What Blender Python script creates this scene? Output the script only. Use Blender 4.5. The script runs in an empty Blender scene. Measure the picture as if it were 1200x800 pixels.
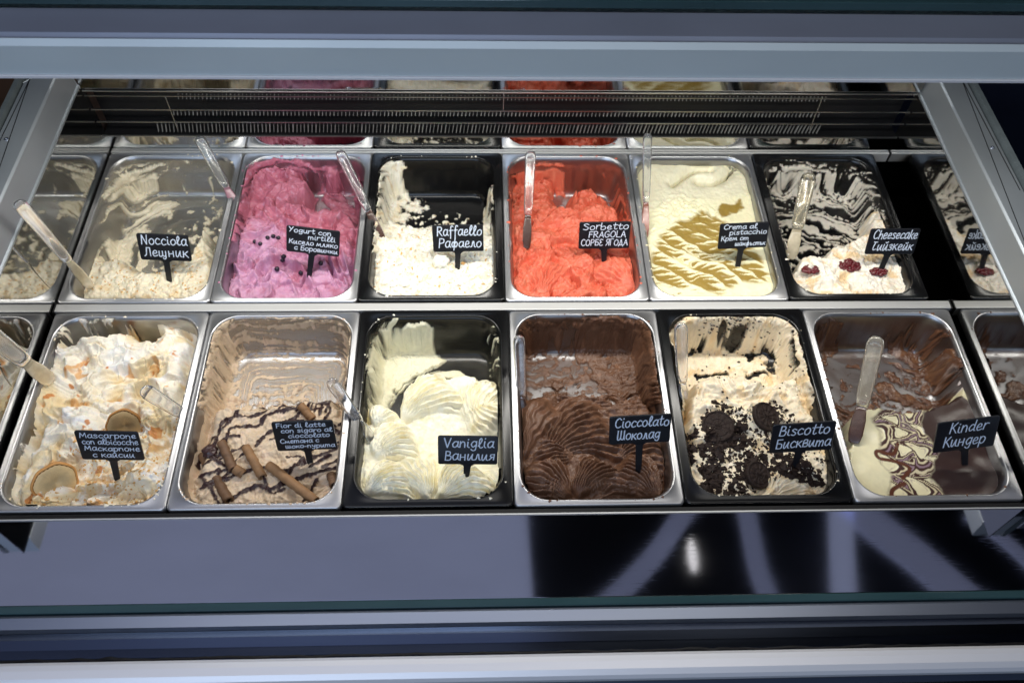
import bpy, math, random
import numpy as np
from mathutils import Vector, Matrix

sc = bpy.context.scene
col = sc.collection
R = math.radians

# ------------------------------------------------------------------ camera
F_PX, CAM_H, PITCH, ROLL, YAW, CAM_X = 992.98, 1.145, 0.95644, 0.042207, -0.058487, -0.046558
cam_d = bpy.data.cameras.new('camera')
cam = bpy.data.objects.new('camera', cam_d)
col.objects.link(cam)
cam_m = Matrix.Rotation(YAW, 4, 'Z') @ Matrix.Rotation(math.pi / 2 - PITCH, 4, 'X') @ Matrix.Rotation(ROLL, 4, 'Z')
cam.matrix_world = Matrix.Translation((CAM_X, 0, CAM_H)) @ cam_m
cam_d.sensor_width = 36
cam_d.lens = F_PX / 1200 * 36
cam_d.clip_start = 0.02
cam_d.clip_end = 60
cam_d.dof.use_dof = True
cam_d.dof.focus_distance = 1.30
cam_d.dof.aperture_fstop = 5.0
sc.camera = cam

# ------------------------------------------------------------------ world and light
world = bpy.data.worlds.new('World')
sc.world = world
world.use_nodes = True
bg = world.node_tree.nodes['Background']
bg.inputs[0].default_value = (0.52, 0.62, 0.95, 1)
bg.inputs[1].default_value = 0.09
sc.view_settings.view_transform = 'Standard'
sc.view_settings.look = 'None'
sc.view_settings.exposure = 0.0
sc.view_settings.gamma = 1.0
sc.render.engine = 'CYCLES'
sc.render.resolution_x = 1024
sc.render.resolution_y = 682
sc.cycles.max_bounces = 8
sc.cycles.transmission_bounces = 6
sc.cycles.caustics_reflective = False
sc.cycles.caustics_refractive = False


def area(name, loc, target, sx, sy, power, color):
    d = bpy.data.lights.new(name, 'AREA')
    d.shape = 'RECTANGLE'
    d.size, d.size_y = sx, sy
    d.energy = power
    d.color = color
    o = bpy.data.objects.new(name, d)
    o.location = loc
    o.rotation_euler = (Vector(target) - Vector(loc)).to_track_quat('-Z', 'Y').to_euler()
    col.objects.link(o)
    return o


# the strip light of the case (under the front beam), the shop's own soft light and an added cool fill
area('case_strip_light', (0.02, 0.96, 0.475), (0.02, 0.93, 0), 1.42, 0.035, 7.0, (1.0, 0.97, 0.90))
area('shop_ceiling_light', (-0.05, 0.28, 2.3), (0.0, 0.9, 0), 2.6, 1.0, 16.0, (1.0, 0.97, 0.93))
area('front_face_fill', (-0.7, -1.6, 1.5), (0, 0.9, 0.3), 1.8, 1.2, 26.0, (0.60, 0.76, 1.0))  # cool fill added behind the camera to light the front faces

# ------------------------------------------------------------------ helpers
CM = np.array(cam_m.to_3x3())
CC = np.array([CAM_X, 0, CAM_H])


def at(u, v, z=0.0, Y=None):
    """turn a pixel of the photograph into the point of the horizontal plane z (or the plane y=Y)"""
    d = CM @ np.array([(u - 600) / F_PX, -(v - 400) / F_PX, -1.0])
    t = (Y - CC[1]) / d[1] if Y is not None else (z - CC[2]) / d[2]
    return CC + t * d


def tag(o, label=None, cat=None, group=None, kind=None):
    if label: o['label'] = label
    if cat: o['category'] = cat
    if group: o['group'] = group
    if kind: o['kind'] = kind
    return o


def empty(name, loc=(0, 0, 0)):
    o = bpy.data.objects.new(name, None)
    o.empty_display_size = 0.03
    o.location = loc
    col.objects.link(o)
    return o


def link(name, me, mat=None, parent=None, smooth=False):
    if mat: me.materials.append(mat)
    if smooth: me.polygons.foreach_set('use_smooth', [True] * len(me.polygons))
    o = bpy.data.objects.new(name, me)
    col.objects.link(o)
    if parent:
        o.parent = parent
        o.matrix_parent_inverse = Matrix.Translation(-Vector(parent.location))
    return o


def mesh(name, vs, fs, mat=None, parent=None, smooth=False, bevel=0, segs=2):
    me = bpy.data.meshes.new(name)
    me.from_pydata([tuple(map(float, v)) for v in vs], [], [tuple(map(int, f)) for f in fs])
    me.update()
    o = link(name, me, mat, parent, smooth)
    if bevel:
        b = o.modifiers.new('bevel', 'BEVEL')
        b.width = bevel
        b.segments = segs
        b.limit_method = 'ANGLE'
    return o


def boxv(a, b):
    (x0, y0, z0), (x1, y1, z1) = a, b
    vs = [(x0, y0, z0), (x1, y0, z0), (x1, y1, z0), (x0, y1, z0), (x0, y0, z1), (x1, y0, z1), (x1, y1, z1), (x0, y1, z1)]
    fs = [(3, 2, 1, 0), (4, 5, 6, 7), (0, 1, 5, 4), (1, 2, 6, 5), (2, 3, 7, 6), (3, 0, 4, 7)]
    return vs, fs


def box(name, a, b, mat, parent=None, bevel=0.0):
    vs, fs = boxv(a, b)
    return mesh(name, vs, fs, mat, parent, False, bevel)


def extrude_x(name, prof, x0, x1, mat, parent=None, bevel=0, smooth=False):
    """closed (y,z) profile swept along X"""
    n = len(prof)
    vs = [(x0, y, z) for y, z in prof] + [(x1, y, z) for y, z in prof]
    fs = [(i, (i + 1) % n, n + (i + 1) % n, n + i) for i in range(n)] + [tuple(range(n))[::-1], tuple(range(n, 2 * n))]
    return mesh(name, vs, fs, mat, parent, smooth, bevel)


def srgb(r, g, b, k=1.0):
    f = lambda c: (c / 255 / 12.92 if c <= 10 else ((c / 255 + .055) / 1.055) ** 2.4) * k
    return (f(r), f(g), f(b))


# ---- vector noise
_rng = np.random.RandomState(7)
PERM = np.concatenate([_rng.permutation(256)] * 3)
_a = _rng.rand(256) * 2 * np.pi
GX, GY = np.cos(_a), np.sin(_a)


def pn(x, y, seed=0):
    x = x + seed * 17.13 + 500
    y = y + seed * 5.71 + 500
    xi, yi = np.floor(x).astype(int), np.floor(y).astype(int)
    xf, yf = x - xi, y - yi
    u, v = xf * xf * xf * (xf * (xf * 6 - 15) + 10), yf * yf * yf * (yf * (yf * 6 - 15) + 10)

    def g(ix, iy, dx, dy):
        h = PERM[PERM[ix & 255] + (iy & 255)]
        return GX[h] * dx + GY[h] * dy
    a = g(xi, yi, xf, yf)
    b = g(xi + 1, yi, xf - 1, yf)
    c = g(xi, yi + 1, xf, yf - 1)
    d = g(xi + 1, yi + 1, xf - 1, yf - 1)
    return 1.5 * ((a + (b - a) * u) * (1 - v) + (c + (d - c) * u) * v)


def fbm(x, y, s, o=4, seed=0, gain=.5):
    t, a, n = 0, 1, 0
    for i in range(o):
        t = t + a * pn(x * s, y * s, seed + i * 3)
        n += a
        a *= gain
        s *= 2.03
    return t / n * 1.5


def ridged(x, y, s, o=3, seed=0):
    t, a, n = 0, 1, 0
    for i in range(o):
        t = t + a * (1 - 2.2 * np.abs(pn(x * s, y * s, seed + i * 3)))
        n += a
        a *= .5
        s *= 2.1
    return t / n


def S(a, b, x):
    t = np.clip((x - a) / (b - a), 0, 1)
    return t * t * (3 - 2 * t)


def sdpoly(x, y, P):
    P = np.asarray(P)
    d = np.full(x.shape, 1e9)
    ins = np.zeros(x.shape, bool)
    for i in range(len(P)):
        a, b = P[i], P[(i + 1) % len(P)]
        e = b - a
        wx, wy = x - a[0], y - a[1]
        t = np.clip((wx * e[0] + wy * e[1]) / (e @ e + 1e-12), 0, 1)
        d = np.minimum(d, (wx - t * e[0]) ** 2 + (wy - t * e[1]) ** 2)
        c = (a[1] > y) != (b[1] > y)
        xs = a[0] + (y - a[1]) / (e[1] if abs(e[1]) > 1e-9 else 1e-9) * e[0]
        ins ^= c & (x < xs)
    d = np.sqrt(d)
    return np.where(ins, d, -d)


def smooth_pts(P, n=6, closed=False):
    P = [np.asarray(p, float) for p in P]
    if len(P) < 3: return P
    out = []
    N = len(P)
    for i in range(N if closed else N - 1):
        g = (lambda k: P[k % N]) if closed else (lambda k: P[min(max(k, 0), N - 1)])
        p0, p1, p2, p3 = g(i - 1), g(i), g(i + 1), g(i + 2)
        for j in range(n):
            t = j / n
            out.append(.5 * (2 * p1 + (p2 - p0) * t + (2 * p0 - 5 * p1 + 4 * p2 - p3) * t * t + (3 * p1 - p0 - 3 * p2 + p3) * t ** 3))
    if not closed: out.append(P[-1])
    return out


def dline(x, y, P):
    """distance to a polyline, arc length there and side-signed distance"""
    P = np.asarray(P)
    best = np.full(x.shape, 1e9)
    arc = np.zeros(x.shape)
    sgn = np.zeros(x.shape)
    L = 0
    for i in range(len(P) - 1):
        a, b = P[i], P[i + 1]
        e = b - a
        le = math.hypot(*e) + 1e-9
        wx, wy = x - a[0], y - a[1]
        t = np.clip((wx * e[0] + wy * e[1]) / (le * le), 0, 1)
        d = np.hypot(wx - t * e[0], wy - t * e[1])
        m = d < best
        best = np.where(m, d, best)
        arc = np.where(m, L + t * le, arc)
        sgn = np.where(m, np.sign(e[0] * wy - e[1] * wx), sgn)
        L += le
    return best, arc, sgn * best, L


# ------------------------------------------------------------------ materials
def mat(name, base, rough=.5, metal=0., spec=.5, noise=None, bump=None, **kw):
    m = bpy.data.materials.new(name)
    m.use_nodes = True
    nt = m.node_tree
    p = nt.nodes['Principled BSDF']
    p.inputs['Base Color'].default_value = (*base, 1)
    p.inputs['Roughness'].default_value = rough
    p.inputs['Metallic'].default_value = metal
    p.inputs['Specular IOR Level'].default_value = spec
    for k, v in kw.items(): p.inputs[k.replace('_', ' ')].default_value = v
    tc = nt.nodes.new('ShaderNodeTexCoord')
    if noise:      # (scale xyz, amount, rough amount)
        mp = nt.nodes.new('ShaderNodeMapping')
        mp.inputs['Scale'].default_value = noise[0]
        n = nt.nodes.new('ShaderNodeTexNoise')
        n.inputs['Scale'].default_value = 1
        n.inputs['Detail'].default_value = 5
        nt.links.new(tc.outputs['Object'], mp.inputs[0])
        nt.links.new(mp.outputs[0], n.inputs['Vector'])
        mr = nt.nodes.new('ShaderNodeMapRange')
        mr.inputs[3].default_value = 1 - noise[1]
        mr.inputs[4].default_value = 1 + noise[1]
        nt.links.new(n.outputs[0], mr.inputs[0])
        mx = nt.nodes.new('ShaderNodeVectorMath')
        mx.operation = 'SCALE'
        mx.inputs[0].default_value = base
        nt.links.new(mr.outputs[0], mx.inputs['Scale'])
        nt.links.new(mx.outputs[0], p.inputs['Base Color'])
        m2 = nt.nodes.new('ShaderNodeMapRange')
        m2.inputs[3].default_value = max(rough - noise[2], 0.02)
        m2.inputs[4].default_value = rough + noise[2]
        nt.links.new(n.outputs[0], m2.inputs[0])
        nt.links.new(m2.outputs[0], p.inputs['Roughness'])
    if bump:       # (scale xyz, strength, distance)
        mp = nt.nodes.new('ShaderNodeMapping')
        mp.inputs['Scale'].default_value = bump[0]
        n = nt.nodes.new('ShaderNodeTexNoise')
        n.inputs['Scale'].default_value = 1
        n.inputs['Detail'].default_value = 6
        nt.links.new(tc.outputs['Object'], mp.inputs[0])
        nt.links.new(mp.outputs[0], n.inputs['Vector'])
        b = nt.nodes.new('ShaderNodeBump')
        b.inputs['Strength'].default_value = bump[1]
        b.inputs['Distance'].default_value = bump[2]
        nt.links.new(n.outputs[0], b.inputs['Height'])
        nt.links.new(b.outputs[0], p.inputs['Normal'])
    return m


def scratched(name, base, rough, amount=.12, density=60):
    """brushed steel sheet with crossing hair scratches"""
    m = mat(name, base, rough, 1.0, noise=((3.5, 8, 3), .16, .035))
    nt = m.node_tree
    p = nt.nodes['Principled BSDF']
    tc = nt.nodes.new('ShaderNodeTexCoord')
    last = None
    for k, (ang, sc_) in enumerate([(.7, 1), (1.3, 1.2), (-.75, 1.1), (2.3, .9)]):
        mp = nt.nodes.new('ShaderNodeMapping')
        mp.inputs['Rotation'].default_value = (0, 0, ang)
        mp.inputs['Scale'].default_value = (density * .45 * sc_, density * 9 * sc_, 1)
        mp.inputs['Location'].default_value = (k * 3.1, k * 7.7, 0)
        nz = nt.nodes.new('ShaderNodeTexNoise')
        nz.inputs['Scale'].default_value = 1
        nz.inputs['Detail'].default_value = 1
        mr = nt.nodes.new('ShaderNodeMapRange')
        mr.inputs[1].default_value = .66
        mr.inputs[2].default_value = .80
        nt.links.new(tc.outputs['Object'], mp.inputs[0])
        nt.links.new(mp.outputs[0], nz.inputs['Vector'])
        nt.links.new(nz.outputs[0], mr.inputs[0])
        if last:
            ad = nt.nodes.new('ShaderNodeMath')
            ad.operation = 'MAXIMUM'
            nt.links.new(last, ad.inputs[0])
            nt.links.new(mr.outputs[0], ad.inputs[1])
            last = ad.outputs[0]
        else: last = mr.outputs[0]
    b = nt.nodes.new('ShaderNodeBump')
    b.inputs['Strength'].default_value = amount
    b.inputs['Distance'].default_value = .0006
    nt.links.new(last, b.inputs['Height'])
    nt.links.new(b.outputs[0], p.inputs['Normal'])
    return m


M_sheet = scratched('counter_sheet_steel', (.62, .62, .65), .05, .010)
M_mirror = mat('polished_steel_wall', (.50, .50, .49), .045, 1, noise=((3, 3, 20), .08, .02))
M_back = mat('polished_steel_back', (.52, .52, .52), .05, 1, noise=((3, 3, 20), .08, .02))
M_steel = mat('pan_steel', (.38, .38, .39), .30, 1, noise=((9, 9, 9), .07, .06), bump=((60, 60, 60), .03, .001))
M_rim = mat('pan_rim_steel', (.47, .47, .48), .36, .9, noise=((9, 30, 9), .08, .07))
M_bar = mat('divider_steel', (.60, .60, .59), .42, .6, noise=((4, 90, 4), .08, .06))
M_black = mat('black_polycarbonate', (.0045, .0045, .005), .22, 0, .4, noise=((12, 12, 12), .2, .06))
M_dark = mat('black_rubber', (.006, .006, .007), .5, 0, .3, noise=((20, 20, 20), .3, .1))
M_void = mat('dark_tub_base', (.010, .010, .011), .6, 0, .2, noise=((5, 5, 5), .3, .1))
M_alu = mat('anodised_aluminium', (.50, .56, .62), .42, .35, noise=((3, 120, 120), .05, .04))
M_front = mat('front_profile_metal', (.26, .29, .36), .36, .9, noise=((3, 120, 120), .05, .04))
M_beam_shade = mat('beam_shaded_top_metal', (.25, .275, .34), .40, .35, noise=((5, 9, 9), .14, .10))  # darker copy of the beam metal: the top's shade is in its colour
M_beam_lit = mat('beam_lit_front_metal', (.60, .68, .70), .36, .25, noise=((4, 6, 9), .09, .10))  # paler copy of the beam metal: the front's light is in its colour
M_alu_d = mat('satin_aluminium', (.52, .55, .64), .38, 1, noise=((3, 120, 120), .05, .04))
M_rail = mat('rail_aluminium', (.42, .46, .50), .46, .75, noise=((9, 7, 9), .10, .10))
M_white_alu = mat('bright_aluminium', (.84, .84, .87), .36, .3, noise=((3, 60, 60), .03, .04))
M_chrome = mat('dark_chrome', (.10, .12, .17), .18, 1, noise=((3, 40, 40), .1, .05))
M_fin = mat('grille_fin_metal', (.22, .22, .215), .5, .3, noise=((50, 50, 50), .2, .1))
M_wire = mat('grille_rail_metal', (.42, .42, .42), .35, 1, noise=((30, 3, 3), .1, .05))
M_glass = mat('green_edged_glass', (.45, .80, .75), .05, 0, .5, noise=((4, 4, 4), .04, .02), Transmission_Weight=1.0, IOR=1.5)
M_glass_edge = mat('glass_edge', (.045, .10, .11), .12, 0, .6, noise=((6, 40, 6), .35, .05), Transmission_Weight=.35)
M_sideglass = mat('smoked_side_glass', (.10, .12, .13), .12, 0, .5, noise=((6, 40, 6), .35, .05))
M_plastic = mat('clear_spatula_plastic', (.96, .96, .97), .14, 0, .6, noise=((60, 60, 60), .04, .06), bump=((90, 90, 90), .25, .001), Transmission_Weight=.93, IOR=1.46)
M_tag = mat('chalk_tag_plastic', (.008, .009, .013), .38, 0, .4, noise=((90, 90, 90), .3, .08))
M_chalk = mat('chalk_ink', (.72, .80, .92), .7, 0, .2, noise=((500, 500, 500), .22, .05))


# ------------------------------------------------------------------ room (setting)
floor = tag(box('floor', (-4, -3, -1.02), (4, 6, -1.0), mat('floor_dark_tile', (.035, .03, .028), .35, noise=((3, 3, 3), .3, .1))), kind='structure')
wl = tag(box('wall_left', (-2.6, -3, -1), (-2.5, 6, 2.6), mat('brown_wall', (.10, .07, .045), .5, noise=((2, 9, 1), .4, .1))), kind='structure')
wr = tag(box('wall_right', (2.5, -3, -1), (2.6, 6, 2.6), mat('navy_wall', (.02, .035, .09), .5, noise=((2, 2, 2), .3, .1))), kind='structure')

M_wood = mat('brown_wood', (.09, .05, .028), .45, noise=((3, 40, 3), .4, .1))
M_navy = mat('navy_lacquer', (.012, .016, .032), .35, noise=((3, 9, 3), .3, .1))
tag(box('side_cabinet', (-2.2, .35, -1.0), (-.90, 1.9, -.16), M_wood, None, .006), 'dark brown wooden cabinet beside the left side of the case', 'cabinet')
tag(box('side_cabinet', (.90, .35, -1.0), (2.2, 1.9, -.16), M_navy, None, .006), 'dark navy cabinet beside the right side of the case', 'cabinet')

# ceiling above the case: unseen glowing shapes added for the steel shelf to mirror
ZC = 2.3


def ceil_pt(u, v):
    p = at(u, v, 0)
    return np.array([p[0] + (p[0] - CAM_X) * ZC / CAM_H, p[1] + p[1] * ZC / CAM_H])


M_ceil = mat('dark_ceiling', (.012, .013, .018), .6, noise=((1, 1, 1), .3, .1))
tag(box('ceiling', (-4, -3, 2.62), (4, 6, 2.7), M_ceil), kind='structure')


def glow(name, c, s):
    m = mat(name, c, .5)
    p = m.node_tree.nodes['Principled BSDF']
    p.inputs['Emission Color'].default_value = (*c, 1)
    p.inputs['Emission Strength'].default_value = s
    return m


M_glow = glow('added_sheet_glow', (.43, .48, .70), .40)  # unseen blue glow added as the shelf's bright left reflection
M_glow_dim = glow('added_band_glow', (.40, .44, .66), .24)


def ceil_slab(name, pts, z, m, label, cat, group=None):
    n = len(pts)
    vs = [(p[0], p[1], z) for p in pts] + [(p[0], p[1], z + .03) for p in pts]
    fs = [tuple(range(n))[::-1], tuple(range(n, 2 * n))] + [(i, (i + 1) % n, n + (i + 1) % n, n + i) for i in range(n)]
    o = mesh(name, vs, fs, m)
    return tag(o, label, cat, group)


e0, e1 = ceil_pt(617, 590), ceil_pt(625, 705)
ex0, ex1 = e0 + (e0 - e1) * 1.0, e1 + (e1 - e0) * 6
ceil_slab('added_glow_sheet', [(-3.2, ex0[1]), ex0, ex1, (-3.2, ex1[1])], ZC, M_glow,
          'wide pale blue glowing sheet added unseen above the left of the case', 'added glow')


def band(pts, w, m, label):  # unseen glowing strip, added and shaped for its reflection in the shelf
    P = smooth_pts([ceil_pt(*p) for p in pts], 5)
    L, Rr = [], []
    for i, p in enumerate(P):
        t = P[min(i + 1, len(P) - 1)] - P[max(i - 1, 0)]
        t = t / np.hypot(*t)
        nn = np.array([-t[1], t[0]]) * w / 2
        L.append(p + nn)
        Rr.append(p - nn)
    ceil_slab('added_glow_band', L + Rr[::-1], ZC + .05, m, label, 'light band', 'added glow shapes mirrored in the shelf')


band([(830, 560), (795, 608), (765, 650), (715, 700), (640, 760)], .085, M_glow_dim, 'slanting curved pale added glow band nearest the glow sheet')
band([(872, 560), (882, 608), (893, 660), (908, 700), (930, 760)], .075, M_glow_dim, 'narrow nearly straight added glow band second from the glow sheet')
band([(991, 560), (991, 608), (993, 660), (996, 710), (1000, 760)], .10, M_glow, 'brighter straight blue added glow band')
band([(990, 570), (1030, 608), (1085, 650), (1150, 705), (1230, 760)], .15, M_glow_dim, 'widest slanting added glow band at the right')
band([(1140, 596), (1165, 612), (1200, 640), (1240, 680)], .05, M_glow_dim, 'thin curved added glow band farthest right')
sp = ceil_pt(811, 652)  # unseen glowing oval added as the highlight in the shelf
ceil_slab('added_glow_oval', [(sp[0] + .017 * math.cos(a), sp[1] + .07 * math.sin(a)) for a in np.linspace(0, 2 * np.pi, 16, endpoint=False)], ZC - .02,
          glow('added_oval_glow', (1, .97, .95), 1.1), 'small bright oval glow added unseen between two glow bands', 'spotlight')

# ------------------------------------------------------------------ display case
XW = .765           # side walls
YB = 1.262          # back wall
case = tag(empty('display_case', (0, .9, -.2)), 'steel ice cream display case with mirror side walls and air grille', 'display case')
box('tub_base', (-XW, .50, -.135), (XW, YB + .06, -.125), M_void, case)
box('front_wall', (-XW, .494, -.12), (XW, .499, -.012), M_void, case)
for s, zt in ((-1, .151), (1, .138)):
    o = box('side_wall', (s * XW, .51, -.124), (s * (XW + .002), YB + .012, zt), M_mirror, case)
    # rail: inner upright face and flat top
    x0, x1 = s * (XW + .0025), s * (XW + .055)
    zt0 = zt + .001
    a = at(60 if s < 0 else 1115, 84, zt0 + .055)
    yend = a[1]
    prof = [(x0 - s * .003, zt0), (x0 - s * .003, zt0 + .003), (x0, zt0 + .004), (x0 + s * .004, zt0 + .052), (x0 + s * .007, zt0 + .055), (x1, zt0 + .055), (x1, zt0 - .02), (x0 + s * .002, zt0 - .02)]
    n = len(prof)
    vs = [(x, .535, z) for x, z in prof] + [(x, yend + (.03 if abs(x) < XW + .03 else -.03), z) for x, z in prof]
    fs = [(i, (i + 1) % n, n + (i + 1) % n, n + i) for i in range(n)] + [tuple(range(n)), tuple(range(n, 2 * n))[::-1]]
    rail = mesh('side_rail', vs, fs, M_rail, case, bevel=.0008)
    # mitre seam on the rail top
    xm = (x0 + x1) / 2
    box('side_glass', (s * (XW + .060), .535, zt - .02), (s * (XW + .068), yend, zt + .062), M_sideglass, case)
    box('outer_trim', (s * (XW + .070), .535, zt - .1), (s * (XW + .088), yend + .02, zt + .03), M_alu_d, case, .002)
    for yy0, yy1, xa, xb in ((yend - .02, yend - .42, x0 + s * .045, x0 + s * .012), (yend - .02, yend - .30, x0 + s * .045, x0 + s * .047)):
        d = np.array([xb - xa, yy1 - yy0])
        nn = np.array([-d[1], d[0]]) / np.hypot(*d) * .0006
        zz = zt0 + .0552
        q = [(xa + nn[0], yy0 + nn[1]), (xb + nn[0], yy1 + nn[1]), (xb - nn[0], yy1 - nn[1]), (xa - nn[0], yy0 - nn[1])]
        mesh('mitre_seam', [(*p, zz) for p in q] + [(*p, zz + .0004) for p in q],
             [(0, 1, 2, 3), (7, 6, 5, 4), (0, 4, 5, 1), (1, 5, 6, 2), (2, 6, 7, 3), (3, 7, 4, 0)], M_dark, case)

box('row_divider', (-XW + .002, .871, -.02), (XW - .002, .887, .0015), M_bar, case, .0012)
for s in (-1, 1):
    box('divider_seam', (s * (XW - .004), .869, -.018), (s * (XW - .0015), .889, .0022), M_dark, case)
box('back_ledge', (-XW + .002, 1.2565, -.02), (XW - .002, YB - .0005, .001), M_bar, case, .0006)
# back wall: mirror strip, grille recess, upper mirror strip
box('back_wall', (-XW, YB, -.124), (XW, YB + .002, .0385), M_back, case)
box('upper_back_wall', (-XW, YB, .1465), (XW, YB + .002, .26), mat('dim_polished_steel', (.24, .24, .24), .07, 1, noise=((3, 3, 20), .1, .03)), case)
box('pan_support', (-XW + .002, .515, -.1235), (XW - .002, 1.25, -.112), M_void, case)

gr = tag(empty('air_grille', (0, YB + .02, .09)), 'black air grille with three rows of fine metal fins behind the back row', 'air grille')
box('recess', (-XW, YB + .035, .030), (XW, YB + .038, .155), M_dark, gr)
box('recess_floor', (-XW, YB + .0025, .033), (XW, YB + .034, .0365), M_dark, gr)
box('recess_roof', (-XW, YB + .0025, .149), (XW, YB + .034, .152), M_dark, gr)
for z, t in ((.1435, .0016), (.133, .0010), (.1020, .0014), (.0735, .0014), (.0395, .0020)):
    box('rail', (-XW + .002, YB - .004, z - t / 2), (XW - .002, YB - .001, z + t / 2), M_wire, gr)
random.seed(3)
for (z0, z1, xa, xb, tilt) in ((.1225, .1315, -.60, .60, .0012), (.0850, .0965, -.62, .60, .0016), (.0450, .0680, -.66, .61, .0036)):
    vs, fs = [], []
    n = int((xb - xa) / .0072)
    for k in range(n):
        x = xa + (xb - xa) * k / n + random.uniform(-.0003, .0003)
        h = z1 - random.uniform(0, .0015)
        b = len(vs)
        w = random.uniform(.0006, .0016)
        for (dx, y, z) in ((0, YB + .002, z0), (w, YB + .002, z0), (w, YB + .006, z0), (0, YB + .006, z0)):
            vs.append((x + dx, y, z))
        for (dx, y, z) in ((0, YB + .004, h), (w, YB + .004, h), (w, YB + .007, h), (0, YB + .007, h)):
            vs.append((x + dx + tilt + random.uniform(-.0005, .0005), y, z))
        fs += [tuple(b + i for i in f) for f in ((3, 2, 1, 0), (4, 5, 6, 7), (0, 1, 5, 4), (1, 2, 6, 5), (2, 3, 7, 6), (3, 0, 4, 7))]
    tag(mesh('fin_row', vs, fs, M_fin, gr), kind='stuff')
for u, v0, v1 in ((590, 108, 128), (963, 112, 150), (197, 112, 150)):
    p, q = at(u, v0, Y=YB), at(u + (12 if u < 300 else -6 if u > 900 else 0), v1, Y=YB)
    box('tie_wire', (min(p[0], q[0]) - .0003, YB - .0058, q[2]), (min(p[0], q[0]) + .0008, YB - .0045, p[2]), M_wire, gr)

# front: gasket, steel shelf, glass edge, profiles
box('front_gasket', (-1.2, .501, -.03), (1.2, .5095, -.001), M_dark, case)
shelf = box('front_shelf', (-1.3, .378, -.01), (1.3, .5005, .003), M_sheet, case, .0008)
o = box('shelf_lip', (-1.3, .4985, .0035), (1.3, .5005, .0050), M_bar, case)
gl = tag(box('front_glass', (-1.4, .3655, -.10), (1.4, .3765, .008), M_glass_edge, None, .0015), 'thick green edged glass pane along the front of the steel shelf', 'glass pane')


def arcp(cy, cz, r, a0, a1, n=10):
    return [(cy + r * math.cos(R(a)), cz + r * math.sin(R(a))) for a in np.linspace(a0, a1, n)]


extrude_x('upper_front_profile', [(.3645, -.05), (.3645, .004), (.360, .007), (.346, .004), (.343, -.004), (.343, -.05)], -1.4, 1.4, M_front, case)
extrude_x('groove_profile', [(.3425, -.05)] + [(.3425, -.004)] + arcp(.324, .000, .0175, 160, 20, 9)[::-1][0:0] + [(.336, -.010), (.324, -.014), (.312, -.012), (.306, -.008), (.306, -.05)], -1.4, 1.4, M_chrome, case)
extrude_x('front_bumper', [(.3055, -.06)] + [(.3055, -.004)] + [(.3035, .004), (.299, .0085), (.292, .0098), (.282, .0095), (.275, .006), (.2715, .000), (.2715, -.06)], -1.4, 1.4, M_white_alu, case)
extrude_x('lower_front_profile', [(.271, -.08), (.271, -.010), (.262, -.006), (.24, -.008), (.20, -.03), (.20, -.08)], -1.4, 1.4, M_chrome, case)

# ragged sealant and crumbs along the groove, screws on the rails
rs = np.random.RandomState(4)
NS = 420
vs, fs = [], []
for i in range(NS + 1):
    x_ = -1.2 + 2.4 * i / NS
    h_ = max(0, float(fbm(np.array(x_), np.array(0.), 14, 4, 5))) * .0045
    y_ = .3062 + .0016 * float(fbm(np.array(x_), np.array(1.), 30, 3, 6))
    vs += [(x_, y_, -.006), (x_, y_ + .0005, -.0035 + h_), (x_, y_ + .0030 + h_ * .6, -.0045 + h_ * .6), (x_, y_ + .0042, -.0075)]
for i in range(NS):
    for k in range(3): fs.append((4 * i + k, 4 * i + k + 1, 4 * i + k + 5, 4 * i + k + 4))
mesh('groove_seal', vs, fs, M_dark, case, True)
for s in (-1, 1):
    for yy in (.62, .84, 1.06):
        zz = (.152 if s < 0 else .139) + .0552
        ring_ = [(s * (XW + .040) + .0034 * math.cos(t_), yy + .0034 * math.sin(t_)) for t_ in np.linspace(0, 2 * np.pi, 14, endpoint=False)]
        vs = [(x_, y_, zz) for x_, y_ in ring_] + [(x_, y_, zz + .0008) for x_, y_ in ring_] + [(s * (XW + .040) + (x_ - s * (XW + .040)) * .45, yy + (y_ - yy) * .45, zz + .0008) for x_, y_ in ring_] + [(s * (XW + .040) + (x_ - s * (XW + .040)) * .4, yy + (y_ - yy) * .4, zz + .0001) for x_, y_ in ring_]
        fs = [tuple(range(42, 56))]
        for j in range(3): fs += [(j * 14 + i, j * 14 + (i + 1) % 14, (j + 1) * 14 + (i + 1) % 14, (j + 1) * 14 + i) for i in range(14)]
        mesh('screw', vs, fs, M_alu_d, case)

# overhead beam and glass shelf in front of it
bm = tag(empty('overhead_beam', (0, .87, .5)), 'out of focus satin metal beam across the top with a bright lower lip', 'beam')
yb0 = .838
extrude_x('beam_front', [(yb0, .502), (yb0 + .0005, .540), (yb0 + .006, .5465), (yb0 + .012, .540), (yb0 + .012, .502)], -1.3, 1.3, M_beam_lit, bm)
extrude_x('beam_top', [(yb0 + .0125, .502), (yb0 + .0125, .5430), (yb0 + .016, .5475), (yb0 + .058, .5500), (yb0 + .0618, .546), (yb0 + .0618, .502)], -1.3, 1.3, M_beam_shade, bm)
extrude_x('beam_lip', [(yb0 - .003, .4985), (yb0 - .003, .5015), (yb0 + .010, .5015), (yb0 + .010, .4985)], -1.3, 1.3, M_white_alu, bm)
extrude_x('lamp_housing', [(yb0 + .10, .4805), (yb0 + .10, .5015), (yb0 + .14, .5015), (yb0 + .14, .4805)], -.7, .7, M_white_alu, bm)
sh = tag(empty('glass_shelf', (0, 1.0, .556)), 'clear glass shelf with dark teal front edge above the beam', 'glass shelf')
box('shelf_pane', (-1.3, yb0 + .069, .5535), (1.3, 1.22, .5635), M_glass, sh)
box('shelf_edge', (-1.3, yb0 + .060, .5532), (1.3, yb0 + .0685, .5640), M_glass_edge, sh, .001)
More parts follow.
